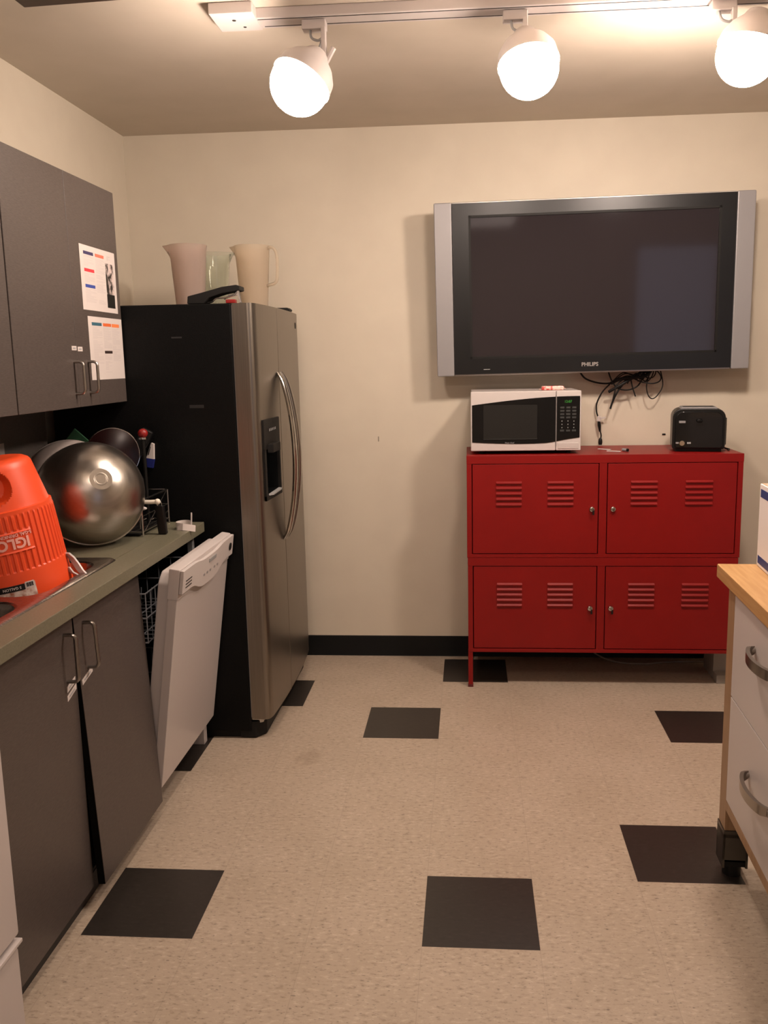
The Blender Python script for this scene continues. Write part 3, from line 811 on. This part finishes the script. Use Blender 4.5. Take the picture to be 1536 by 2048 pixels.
b.tube([(x1, y0 + .10, z0), (x1, y1 - .01, z0 + .03)], .002, 6)
link('plate_wires', b, t)
link('drip_tray', B(M_blkm).box(x0 + .01, x1 - .015, y0 + .01, y1 - .01, ZT + .001, ZT + .010, .003), t)

# round lid with a thin steel rim
t = thing('pot_lid', 'round dark red lid with a thin steel rim standing in the dish rack', 'lid', matrix=ax((-1.176, 1.035, 1.180), (.28, -1, .10)) @ Matrix.Scale(.84, 4))
link('lid_disc', B(M_dred).lathe([(0, .018), (.05, .015), (.09, .007), (.112, .001), (.112, -.002), (0, -.002)], seg=56), t, local=True)
link('rim', B(M_chrome).tube([(.113 * math.cos(2 * PI * k / 56), .113 * math.sin(2 * PI * k / 56), 0) for k in range(56)], .0024, 8, closed=True), t, local=True)
link('knob', B(M_blk).lathe([(0, .045), (.014, .045), (.018, .038), (.010, .028), (.009, .016)], seg=24), t, local=True)
# frying pan, handle up
t = thing('frying_pan', 'black frying pan standing in the dish rack with its thick handle pointing up', 'frying pan', matrix=ax((-1.20, 1.085, 1.035), (.15, -1, .05)))
link('pan_body', B(M_blkm).lathe([(0, .02), (.085, .02), (.105, .010), (.112, -.018), (.109, -.018), (.10, .008), (.083, .016), (0, .016)], seg=48), t, local=True)
hd = Matrix.Rotation(math.radians(60), 4, 'Z')
b = B(M_blk); b.box(.10, .262, -.023, .023, -.024, -.004, .007, M=hd); link('handle', b, t, local=True)
# utensil with the red rounded tip
t = thing('ladle', 'long utensil with a red rounded tip standing in the dish rack', 'utensil', (-1.06, 1.06, 0.92))
link('shaft', B(M_blk).cyl((-1.062, 1.045, .915), (-1.062, 1.045, 1.235), .007), t)
b = B(M_rednob); b.sph((-1.062, 1.045, 1.254), .018, (1, 1, .95)); link('tip', b, t)
link('collar', B(M_chrome).cyl((-1.062, 1.045, 1.232), (-1.062, 1.045, 1.239), .014), t)
# green board corner
b = B(M_green); b.box(-.085, .085, -.004, .004, -.085, .085, .003, M=Matrix.Translation((-1.357, 1.14, 1.148)) @ Matrix.Rotation(math.radians(42), 4, 'Y'))
solo('cutting_board', b, 'green board, only its corner showing above the pale bowl', 'cutting board', (-1.357, 1.14, 1.04))
# white-handled spoon and steel server poking out of the rack
b = B(M_wire, mat('ivory_plastic', (.72, .66, .56), .35)); b.tube([(-1.16, .90, 1.035), (-1.08, .90, 1.028), (-1.035, .905, 1.022)], .004, 8, 3)
b.m = 1; b.tube([(-1.035, .905, 1.022), (-1.00, .91, 1.021), (-.976, .912, 1.022)], .0075, 12, 3); b.sph((-.973, .912, 1.022), .0105)
solo('table_knife', b, 'ivory-handled cutlery sticking out of the dish rack beside the steel bowl', 'cutlery', (-1.06, .905, 1.022))
b = B(M_whitep); b.tube([(-1.09, .885, 1.006), (-1.04, .886, 1.002)], .005, 8); b.sph((-1.022, .886, 1.002), .013, (1.5, .8, .55))
solo('plastic_spoon', b, 'white plastic spoon tip just below the ivory-handled cutlery', 'spoon', (-1.05, .886, 1.0))
# black handled gadget leaning on the rack
t = thing('can_opener', 'black handled gadget leaning against the front of the dish rack', 'utensil', (-.975, .93, ZT))
Wt = Matrix.Translation((-.966, .93, ZT + .001)) @ Matrix.Rotation(math.radians(-4), 4, 'Y')
link('grip', B(M_blk).box(-.016, .016, -.010, .010, .0, .105, .005, M=Wt), t)
link('hanger', B(M_chrome).tube([Wt @ Vector((0.008 * math.cos(a), 0, .108 + .010 * math.sin(a))) for a in [k * PI / 6 for k in range(12)]], .0015, 6, closed=True), t)
# curled paper strip at the end of the worktop
pts = []
for k in range(26):
    a = -2.4 + 4.3 * k / 25; pts.append((-.925 + .026 * math.cos(a + PI), 1.03 + .030 * math.sin(a + PI), ZT + .0145))
b = B(M_paper); b.strip(pts, (0, 0, 1), .026, .0008)
pts = [(-.938, 1.003, ZT + .013), (-.915, .992, ZT + .014), (-.893, .996, ZT + .011), (-.872, 1.004, ZT + .006)]
b.strip(pts, (0, .3, 1), .024, .0008)
solo('paper_strip', b, 'curled strip of white paper at the fridge end of the worktop', 'paper strip', (-.92, 1.03, ZT))
b = B(M_whitep); b.tube([(-.906, 1.06, ZT + .001), (-.903, 1.06, ZT + .055)], .003, 8); solo('twist_tie', b, 'short white stick rising behind the curled paper strip', 'stick', (-.905, 1.06, ZT))

# ---------------------------------------------------------------- red locker cabinets, two stacked
def locker(x0, x1, zb, zt, label, legs):
    yf, yb = 1.768, 2.165
    t = thing('locker_cabinet', label, 'cabinet', ((x0 + x1) / 2, (yf + yb) / 2, 0 if legs else zb))
    b = B(M_red, M_redd); e = .0015
    b.box(x0, x1, yf + .002, yb, zt - .034, zt, e)            # top shell
    b.box(x0 + .0006, x1 - .0006, yf - .0006, yb - .002, zb, zb + .016, e)
    b.box(x0, x0 + .022, yf, yb, zb, zt - .002, e); b.box(x1 - .022, x1, yf, yb, zb, zt - .002, e)
    b.box(x0 + .002, x1 - .002, yb - .006, yb - .001, zb + .01, zt - .01)
    xm = (x0 + x1) / 2
    b.box(xm - .017, xm + .017, yf + .0004, yf + .05, zb + .012, zt - .03, e)
    b.box(x0 - .0006, x1 + .0006, yf - .0012, yf + .02, zt - .036, zt + .0006, e)
    b.m = 1; b.box(x0 + .02, x1 - .02, yf + .018, yf + .024, zb + .012, zt - .034)
    link('cabinet_body', b, t)
    for s, (a, c) in enumerate(((x0 + .0255, xm - .0205), (xm + .0205, x1 - .0255))):
        z0, z1 = zb + .0195, zt - .0385
        d = B(M_red)
        d.box(a, c, yf + .001, yf + .016, z0, z1, .002)
        w = c - a; g = ((a + .105 * 1, a + .218), (a + .332, a + .445)) if s == 0 else ((a + .10, a + .215), (a + .335, a + .452))
        for gx0, gx1 in g:
            for k in range(5):
                zc = z1 - .082 - .0245 * k
                d.prism([(yf + .002, zc + .0065), (yf - .0062, zc - .001), (yf - .0055, zc - .006), (yf + .002, zc - .0062)], 0, gx0, gx1, .0006)
        dd = link('door', d, t)
        kx = c - .027 if s == 0 else a + .024
        kz = (zb + zt) / 2 - .010
        lk = B(M_chrome); lk.cyl((kx, yf + .001, kz), (kx, yf - .010, kz), .012, .0105); lk.cyl((kx, yf - .010, kz), (kx, yf - .013, kz), .0105, .006)
        lo = link('lock', lk, dd)
        kk = B(M_nickel, M_blkm); kk.box(kx - .002, kx + .002, yf - .026, yf - .012, kz - .006, kz + .006, .0005)
        if legs or s == 0: kk.m = 1; kk.box(kx + .001, kx + .009, yf - .018, yf - .015, kz - .024, kz - .004, .001)
        link('key', kk, lo)
    if legs:
        for lx in (x0 + .010, x1 - .010):
            for ly in (yf + .012, yb - .02):
                link('leg', B(M_red).box(lx - .0105, lx + .0105, ly - .0105, ly + .0105, .012, zb + .01, .001), t)
                link('foot', B(mat('leg_foot', (.10, .008, .008), .6)).box(lx - .012, lx + .012, ly - .012, ly + .012, 0, .013, .002), t)
    return t
locker(.121, 1.312, .170, .612, 'red metal locker cabinet on legs, lower of the two stacked', True)
locker(.118, 1.317, .614, 1.076, 'red metal locker cabinet on top, carrying the microwave and toaster', False)
ZR = 1.0765

# ---------------------------------------------------------------- microwave
mx0, mx1, my0, my1, mz0, mz1 = .1375, .6235, 1.815, 2.150, 1.092, 1.356
t = thing('microwave', 'white microwave with a black window on the red cabinet', 'microwave', ((mx0 + mx1) / 2, 1.98, ZR), rot=(0, 0, 0))
link('case', B(M_white).box(mx0 + .002, mx1 - .002, my0 + .012, my1, mz0, mz1, .006), t)
for fx_ in (mx0 + .05, mx1 - .05):
    for fy in (my0 + .05, my1 - .05): link('foot', B(M_blkm).cyl((fx_, fy, ZR), (fx_, fy, mz0 + .002), .012), t)
xs = mx0 + .376
dr = link('door', B(M_whitep).box(mx0, xs - .001, my0, my0 + .014, mz0, mz1, .004), t)
pn = link('control_panel', B(M_whitep).box(xs + .001, mx1, my0, my0 + .014, mz0, mz1, .004), t)
# curved black window
def curve_top(x):
    u = (x - mx0) / (mx1 - mx0); return mz1 - .060 + .036 * math.sin(min(1, u * 1.05) * PI / 2) ** 1.0
def curve_bot(x):
    u = (x - mx0) / (mx1 - mx0); return mz0 + .040 - .0085 * math.sin(PI * min(1, u * 1.12)) + .018 * max(0, u - .7) / .3
def winpoly(a, c, n=18):
    return [(a + (c - a) * k / n, curve_bot(a + (c - a) * k / n)) for k in range(n + 1)] + [(c - (c - a) * k / n, curve_top(c - (c - a) * k / n)) for k in range(n + 1)]
b = B(M_blkg); b.prism(winpoly(mx0 + .006, xs - .002), 1, my0 - .0022, my0 + .002); wn = link('window', b, dr)
link('window_mesh', B(mat('mw_mesh', (.012, .012, .0115), .25)).box(mx0 + .055, mx0 + .295, my0 - .0030, my0 - .0021, mz0 + .052, mz1 - .057, .003), wn)
tb = text_bm('Magic Chef', .009, .0002); link('logo_text', B(M_grey).mesh(tb, Matrix.Translation((mx0 + .172, my0 - .0026, mz0 + .036)) @ Matrix.Rotation(PI / 2, 4, 'X')), wn)
b = B(M_blkg); b.prism(winpoly(xs + .003, mx1 - .006, 6), 1, my0 - .0022, my0 + .002); kp = link('keypad', b, pn)
tb = text_bm('12:07', .015, .0002); link('clock_display', B(M_led).mesh(tb, Matrix.Translation((xs + .052, my0 - .0026, mz1 - .048)) @ Matrix.Rotation(PI / 2, 4, 'X')), kp)
for r_ in range(8):
    for q in range(3):
        x = xs + .018 + q * .026; z = mz1 - .078 - r_ * .0145
        digit = 4 <= r_ <= 6
        o = link('button', B(M_led2 if digit else mat('button_dark', (.035, .037, .036), .4)).box(x + (.006 if digit else 0), x + (.010 if digit else .018), my0 - .0028, my0 - .0021, z, z + (.005 if digit else .008), .0003), kp)
link('release_button', B(M_white).box(xs + .008, mx1 - .010, my0 - .0025, my0 + .002, mz0 + .008, mz0 + .034, .002), pn)
# snack wrapper on the microwave
b = B(noisy('wrapper', (.55, .06, .05), (.80, .55, .48), .25, nscale=60, detail=3, lo=.42, hi=.55))
b.box(-.05, .05, -.018, .018, 0, .019, .006, M=Matrix.Translation((.505, 1.90, mz1)) @ Matrix.Rotation(.05, 4, 'Z'))
b.box(-.060, -.048, -.018, .018, .004, .0055, M=Matrix.Translation((.505, 1.90, mz1))); b.box(.048, .058, -.018, .018, .007, .0085, M=Matrix.Translation((.505, 1.90, mz1)))
solo('snack_packet', b, 'small red and white wrapper lying on the microwave', 'packet', (.505, 1.90, mz1))

# ---------------------------------------------------------------- toaster
Wt = Matrix.Translation((1.155, 1.925, ZR)) @ Matrix.Rotation(math.radians(-10), 4, 'Z')
t = thing('toaster', 'black two-slice toaster on the right end of the red cabinet', 'toaster', matrix=Wt)
def tprof(w, h, r, zb=.012, n=8):
    pts = [(-w, zb + .01), (-w + .004, zb), (w - .004, zb), (w, zb + .01)]
    pts += [(w - r + r * math.cos(a), zb + h - r + r * math.sin(a)) for a in [PI / 2 * k / n for k in range(n + 1)]]
    pts += [(-w + r + r * math.cos(a), zb + h - r + r * math.sin(a)) for a in [PI / 2 + PI / 2 * k / n for k in range(n + 1)]]
    return pts
link('housing', B(M_blk).prism(tprof(.112, .178, .040), 1, -.080, .080, .006), t, local=True)
link('end_panel', B(M_blkg).prism(tprof(.100, .160, .034, .018), 1, -.090, -.078, .004), t, local=True)
link('side_panel', B(mat('toaster_side', (.035, .030, .026), .3)).box(.1115, .118, -.062, .062, .03, .150, .003), t, local=True)
b = B(M_silver, M_blkm); b.prism([(-.08, .188), (.08, .188), (.074, .196), (-.074, .196)], 1, -.064, .064, .002); b.m = 1
b.box(-.066, .066, -.040, -.012, .1955, .1966); b.box(-.066, .066, .012, .040, .1955, .1966)
link('top_plate', b, t, local=True)
link('base', B(M_blkm).box(-.098, .098, -.072, .072, .0, .014, .003), t, local=True)
link('badge', B(M_silver).box(-.085, -.057, -.0935, -.089, .128, .138, .001), t, local=True)
link('control_knob', B(M_chrome).cyl((-.070, -.089, .040), (-.070, -.104, .040), .011), t, local=True)
link('button', B(M_silver).box(-.096, -.083, -.0935, -.089, .036, .044, .001), t, local=True)
link('button', B(M_grey).box(-.048, -.032, -.0935, -.089, .036, .044, .001), t, local=True)
link('lever', B(M_blkg).box(-.012, .014, -.112, -.089, .132, .146, .005), t, local=True)
link('cord', B(M_blkm).tube([(.10, .05, .02), (.125, .03, .006), (.140, .0, .005), (.130, -.03, .005)], .0035, 8, 4), t, local=True)

# small bits on the cabinet top
b = B(M_whitep); b.box(-.034, .034, -.006, .006, 0, .004, .001, M=Matrix.Translation((.752, 1.97, ZR)) @ Matrix.Rotation(-.75, 4, 'Z'))
solo('cable_strip', b, 'short white plastic strip behind the other on the red cabinet top', 'strip', (.745, 1.97, ZR))
b = B(M_whitep); b.box(-.034, .030, -.005, .005, 0, .004, .001, M=Matrix.Translation((.782, 1.885, ZR)) @ Matrix.Rotation(-.45, 4, 'Z'))
solo('cable_strip', b, 'short white plastic strip nearer the front edge of the red cabinet top', 'strip', (.78, 1.885, ZR))
b = B(M_silver, M_blkm); b.cyl((.822, 1.90, ZR + .007), (.838, 1.885, ZR + .007), .007, seg=16); b.m = 1; b.cyl((.838, 1.885, ZR + .007), (.843, 1.880, ZR + .007), .0065, seg=16)
solo('battery', b, 'small silver and black capsule on the red cabinet top', 'battery', (.832, 1.89, ZR))

# ---------------------------------------------------------------- television
tvr = Matrix.Translation((.68, 2.0, 2.2)) @ Matrix.Rotation(math.radians(1.9), 4, 'X') @ Matrix.Translation((-.68, -2.0, -2.2)) @ Matrix.Translation((.68, 0, 1.815)) @ Matrix.Rotation(math.radians(-.62), 4, 'Y') @ Matrix.Translation((-.68, 0, -1.815))
t = thing('television', 'large wall-mounted flat television with silver side speakers', 'television', (.68, 2.1, 1.42))
TX0, TX1, TZ0, TZ1, TY = -.020, 1.395, 1.427, 2.203, 2.00
def tvb(m, *a, **k): return B(m).box(*a, M=tvr, **k)
link('cabinet_back', tvb(M_blkm, TX0 + .03, TX1 - .03, TY + .02, TY + .085, TZ0 + .02, TZ1 - .02, bev=.01), t)
fr_ = B(M_silverl); fr_.box(TX0 + .080, TX1 - .080, TY + .004, TY + .055, TZ0, TZ1, .004, M=tvr); link('silver_frame', fr_, t)
b = B(M_bez)
bx0, bx1, bz0, bz1 = TX0 + .082, TX1 - .082, TZ0 + .008, TZ1 - .006
sx0, sx1, sz0, sz1 = .135, 1.250, 1.505, 2.143
b.box(bx0, sx0, TY - .004, TY + .01, bz0, bz1, M=tvr); b.box(sx1, bx1, TY - .004, TY + .01, bz0, bz1, M=tvr)
b.box(sx0, sx1, TY - .004, TY + .01, bz0, sz0, M=tvr); b.box(sx0, sx1, TY - .004, TY + .01, sz1, bz1, M=tvr)
bz = link('bezel', b, t)
inner = B(M_blkm)
g = .010
inner.box(sx0 - .001, sx0 + g, TY - .0035, TY + .012, sz0, sz1, M=tvr); inner.box(sx1 - g, sx1 + .001, TY - .0035, TY + .012, sz0, sz1, M=tvr)
inner.box(sx0, sx1, TY - .0035, TY + .012, sz0 - .001, sz0 + g, M=tvr); inner.box(sx0, sx1, TY - .0035, TY + .012, sz1 - g, sz1 + .001, M=tvr)
link('screen_surround', inner, bz)
link('screen', tvb(M_glassd, sx0 + g - .001, sx1 - g + .001, TY + .002, TY + .008, sz0 + g - .001, sz1 - g + .001), t)
link('speaker', tvb(M_silver, TX0, TX0 + .080, TY - .006, TY + .060, TZ0 + .001, TZ1 - .001, bev=.006), t)
link('speaker', tvb(M_silver, TX1 - .080, TX1, TY - .006, TY + .060, TZ0 + .001, TZ1 - .001, bev=.006), t)
tb = text_bm('PHILIPS', .024, .0006, .0006); link('logo_text', B(M_silverl).mesh(tb, tvr @ Matrix.Translation((.682, TY - .0048, 1.466)) @ Matrix.Rotation(PI / 2, 4, 'X')), bz)
link('power_light', tvb(M_grey, .195, .225, TY - .0046, TY - .0040, 1.4545, 1.4575), bz)
link('wall_bracket', B(M_blkm).box(.45, .95, TY + .08, YB - .001, 1.6, 2.0, .003), t)

# cable bundle hanging behind the television
t = thing('cable_bundle', 'tangled bundle of black cables hanging under the television', 'cables', (.9, 2.14, 1.25))
cz = lambda x, z, y=2.13: (x, y, z)
def W_(pts, r, name='cable'): return link(name, B(M_blkm).tube(pts, r, 8, 6), t)
W_([cz(.65, 1.44), cz(.68, 1.40), cz(.74, 1.378), cz(.80, 1.376), cz(.86, 1.40)], .0042)
W_([cz(.785, 1.44), cz(.80, 1.39, 2.11), cz(.83, 1.352, 2.11), cz(.88, 1.343, 2.12), cz(.93, 1.365), cz(.96, 1.43)], .0035)
W_([cz(.80, 1.375, 2.12), cz(.84, 1.395, 2.10), cz(.90, 1.40, 2.10), cz(.96, 1.41, 2.11), cz(1.00, 1.45)], .008)
W_([cz(.79, 1.335, 2.12), cz(.83, 1.36, 2.10), cz(.88, 1.39, 2.10), cz(.93, 1.42, 2.11), cz(.96, 1.45)], .007)
W_([cz(.92, 1.385, 2.11), cz(.98, 1.372, 2.10), cz(1.02, 1.38, 2.11), cz(1.03, 1.405, 2.12), cz(1.00, 1.435, 2.12), cz(.95, 1.42, 2.11), cz(.93, 1.39, 2.11)], .003)
W_([cz(.98, 1.42, 2.13), cz(.965, 1.36, 2.12), cz(.975, 1.315, 2.12), cz(.995, 1.300, 2.12), cz(1.02, 1.320, 2.12), cz(1.04, 1.365, 2.12), cz(1.03, 1.43, 2.13)], .0026)
W_([cz(.89, 1.39, 2.11), cz(.90, 1.35, 2.11), cz(.913, 1.312, 2.11)], .0032)
W_([cz(.88, 1.40, 2.11), cz(.835, 1.345, 2.11), cz(.808, 1.290, 2.11), cz(.797, 1.255, 2.11)], .0046)
W_([cz(.86, 1.40, 2.10), cz(.825, 1.37, 2.10), cz(.815, 1.335, 2.10), cz(.806, 1.29, 2.105)], .0035)
b = B(M_blkm)
for k in range(7):
    a = k * .9
    b.tube([cz(.80 + .012 * k, 1.38 + .01 * math.sin(a), 2.105), cz(.85 + .01 * k, 1.412 + .012 * math.cos(a), 2.10), cz(.90 + .012 * k, 1.395 + .018 * math.sin(a + 1), 2.105), cz(.93 + .012 * k, 1.42 + .012 * math.sin(a), 2.12), cz(.95 + .01 * k, 1.45, 2.13)], .0028, 6, 5)
link('coiled_cables', b, t)
W_([cz(.80, 1.375, 2.13), cz(.765, 1.335, 2.145), cz(.742, 1.285, 2.155), cz(.740, 1.245, 2.16), cz(.748, 1.215, 2.16)], .0036)
# plug end with white tape
t2 = thing('power_adapter', 'black inline cord connector with white tape hanging beside the microwave', 'power cord', (.755, 2.16, 1.08))
link('tape', B(M_whitep).box(-.010, .010, -.004, .004, -.012, .014, .003, M=Matrix.Translation((.752, 2.155, 1.205)) @ Matrix.Rotation(.2, 4, 'Y')), t2)
link('tape_tail', B(M_whitep).box(0, .026, -.001, .001, -.005, .003, .0005, M=Matrix.Translation((.757, 2.152, 1.207)) @ Matrix.Rotation(-.25, 4, 'Y')), t2)
link('connector', B(M_blk).lathe([(0, 0), (.007, .0), (.008, .02), (.0045, .048), (0, .05)], M=Matrix.Translation((.752, 2.155, 1.193)) @ Matrix.Rotation(PI - .12, 4, 'Y'), seg=16), t2)
link('cord', B(M_blk).tube([(.757, 2.155, 1.150), (.763, 2.150, 1.128), (.759, 2.145, 1.108)], .0032, 8, 4), t2)
link('plug', B(M_blk).lathe([(0, 0), (.008, .0), (.010, .012), (.009, .024), (.004, .034), (0, .036)], M=Matrix.Translation((.758, 2.14, 1.082)), seg=16), t2)
b = B(mat('pale_box', (.30, .27, .24), .6)); b.box(1.262, 1.345, 1.90, 2.06, 0, .135, .002); b.box(1.262, 1.40, 1.84, 1.90, 0, .040, .003)
solo('floor_box', b, 'pale boxy object standing on the floor under the right end of the red lockers', 'box', (1.31, 1.97, 0))
# faint cable lying on the floor under the lockers
b = B(mat('cord_grey', (.22, .19, .17), .5)); b.tube([(.70, 2.155, .075), (.76, 2.14, .03), (.85, 2.10, .006), (.98, 2.08, .005), (1.12, 2.11, .005), (1.30, 2.12, .005)], .004, 8, 6)
solo('floor_cable', b, 'thin pale cable on the floor under the red lockers', 'cable', (1.0, 2.1, 0))

# ---------------------------------------------------------------- birch-topped drawer unit on the right
RX, RY = .846, .478
def rot_island(M=Matrix.Identity(4)): return M
Wi = Matrix.Translation((RX, RY, 0)) @ Matrix.Rotation(math.radians(-2.2), 4, 'Z')
t = thing('drawer_unit', 'freestanding white drawer unit with birch legs and thick birch top', 'drawer unit', matrix=Wi)
# local: x to the right (depth), y negative towards the viewer (length)
LN = 1.25; DP = .62
b = B(M_birch); b.box(0, DP, -LN, 0, .864, .903, .003); link('top', b, t, local=True)
b = B(M_whitep); b.box(.035, DP - .03, -LN + .12, -.145, .215, .862); link('carcass', b, t, local=True)
fy0, fy1 = -LN + .12, -.145
for (z0, z1) in ((.560, .858), (.245, .556)):
    dw = link('drawer', B(M_whitep).box(.016, .034, fy0, fy1, z0, z1, .0015), t, local=True)
    zc = z0 + (z1 - z0) * .68 if z0 > .5 else z0 + (z1 - z0) * .58
    n = 18; bmh = bmesh.new(); rows = []
    ya, yb_ = -.345, -.535
    b = B(M_nickel)
    pts = []
    for k in range(n + 1):
        u = k / n; pts.append(Vector((.016 - .006 - .030 * math.sin(PI * u) ** .5, ya + (yb_ - ya) * u, zc)))
    t_ = bmesh.new(); R_ = []
    for k, p in enumerate(pts):
        hh = .013 if 0 < k < n else .011
        R_.append([t_.verts.new(p + Vector((dx, 0, dz))) for dx, dz in ((-.005, -hh), (.005, -hh), (.005, hh), (-.005, hh))])
    for a, c in zip(R_, R_[1:]):
        for q in range(4): t_.faces.new((a[q], a[(q + 1) % 4], c[(q + 1) % 4], c[q]))
    t_.faces.new(R_[0][::-1]); t_.faces.new(R_[-1])
    b.mesh(t_)
    b.cyl((.018, ya, zc), (.004, ya, zc), .007); b.cyl((.018, yb_, zc), (.004, yb_, zc), .007)
    h = link('handle', b, dw, local=True)
link('bottom_rail', B(M_birchl).box(.016, DP - .02, fy0, fy1, .215, .244, .001), t, local=True)
for lx in (.016, DP - .085):
    for ly in (-.145, -LN + .055):
        lg = link('leg', B(M_birchl).box(lx, lx + .065, ly, ly + .065, .150, .864, .0015), t, local=True)
        b = B(M_nickel, M_blkm)
        b.mats[0] = mat('foot_steel', (.13, .12, .105), .35, .9)
        b.box(lx - .003, lx + .068, ly - .003, ly + .068, .128, .150, .001)
        b.box(lx - .003, lx + .003, ly - .003, ly + .068, .035, .140); b.box(lx + .062, lx + .068, ly - .003, ly + .068, .035, .140)
        b.box(lx - .003, lx + .068, ly + .060, ly + .068, .035, .140)
        b.box(lx - .003, lx + .068, ly - .003, ly + .003, .060, .140)
        b.m = 1; b.cyl((lx + .033, ly + .033, .0), (lx + .033, ly + .033, .05), .026); b.box(lx + .002, lx + .063, ly + .004, ly + .060, .035, .05)
        link('foot', b, lg, local=True)

# white box with blue bands on it
Wx = Matrix.Translation((.952, .462, .9035)) @ Matrix.Rotation(math.radians(-4), 4, 'Z')
t = thing('cardboard_box', 'white cardboard box with blue bands on the birch top at the right edge', 'box', matrix=Wx)
link('carton', B(mat('white_card', (.78, .72, .69), .6)).box(0, .30, -.42, 0, 0, .236, .002), t, local=True)
mb = mat('blue_band', (.02, .045, .17), .5)
for (z0, z1) in ((.200, .223), (.010, .032)):
    b = B(mb); b.box(-.0008, 0, -.42, -.012, z0, z1); b.box(-.0008, .30, -.4208, -.42, z0, z1); link('blue_band', b, t, local=True)
link('lid_flap', B(mat('kraft_card', (.42, .30, .20), .7)).box(.004, .296, -.416, -.004, .236, .2375), t, local=True)

# ---------------------------------------------------------------- track lighting
ZTK = 2.548
t = thing('light_track', 'long white ceiling track with two slots carrying the spotlights', 'light track', (.9, .832, ZC))
b = B(M_whitep, M_blkm)
b.box(-.52, 3.0, .790, .874, ZTK, ZC - .0005, .002); b.m = 1
b.box(-.515, 3.0, .801, .8055, ZTK - .0006, ZTK + .001); b.box(-.505, 3.0, .8575, .862, ZTK - .0006, ZTK + .001)
link('rail', b, t)
b = B(M_whitep, M_blkm); b.box(-.650, -.515, .735, .880, ZTK - .004, ZC - .0005, .004)
b.m = 1; b.cyl((-.585, .790, ZTK - .005), (-.585, .790, ZTK - .0035), .006); b.cyl((-.565, .845, ZTK - .005), (-.565, .845, ZTK - .0035), .005)
link('power_feed', b, t)
def spotlight(ax_pos, bulb_c, aim, label, R=.090, bm_=None, lip=-.014):
    t = thing('track_spotlight', label, 'spotlight', (ax_pos, .832, ZTK), group='spotlights on the ceiling track')
    c = Vector(bulb_c); d = Vector(aim).normalized()
    link('adapter', B(M_whitep).box(ax_pos - .045, ax_pos + .03, .812, .852, ZTK - .030, ZTK - .0008, .004), t)
    # yoke arm from adapter to housing
    piv = c - d * .115
    b = B(M_whitep)
    b.box(-.007, .007, -.014, .014, 0, .115, .002, M=Matrix.Translation((ax_pos + .022, .820, ZTK - .140)))
    link('yoke_arm', b, t)
    b = B(M_whitep)
    e0 = Vector((ax_pos + .022, .820, ZTK - .135)); e1 = e0 + Vector((.030, .0, .050)); b.tube([e0, e1], .009, 8)
    b.tube([e0, piv], .010, 8)
    link('yoke_knuckle', b, t)
    b = B(M_grey); b.tube([(ax_pos - .02, .825, ZTK - .028), (ax_pos - .015, .815, ZTK - .055), (ax_pos + .005, .812, ZTK - .065), (ax_pos + .018, .812, ZTK - .060), (ax_pos + .012, .81, ZTK - .08), piv], .004, 8, 5)
    link('wire', b, t)
    hm = ax(c, d)
    link('lamp_housing', B(M_whitep).lathe([(0, -.125), (.030, -.125), (.036, -.118), (.044, -.104), (.072, -.078), (.0885, -.052), (.0945, lip), (.0915, lip), (.086, -.053), (.070, -.076), (.040, -.100), (0, -.104)], M=hm, seg=32), t)
    link('bulb', B(bm_ or M_bulb).lathe([(0, -.099), (.022, -.096), (.030, -.088)] + [(R * math.sin(a), -R * math.cos(a) * .98) for a in [.40 + (PI - .40) * k / 18 for k in range(19)]], M=hm, seg=36), t)
    return t
spotlight(-.335, (-.380, .745, 2.335), (-.42, -.34, -.82), 'white track spotlight, leftmost, glowing, nearest the fridge', bm_=emit('bulb_glow_left', LAMP_COL, BULB_STRENGTH * .72))
spotlight(.285, (.318, .790, 2.370), (.10, -.34, -.92), 'white track spotlight in the middle of the ceiling track, glowing')
spotlight(.905, (.965, .80, 2.385), (-.25, -.05, -.95), 'white track spotlight glowing at the top right edge', bm_=emit('bulb_glow_right', LAMP_COL, BULB_STRENGTH * 1.5), lip=-.024)
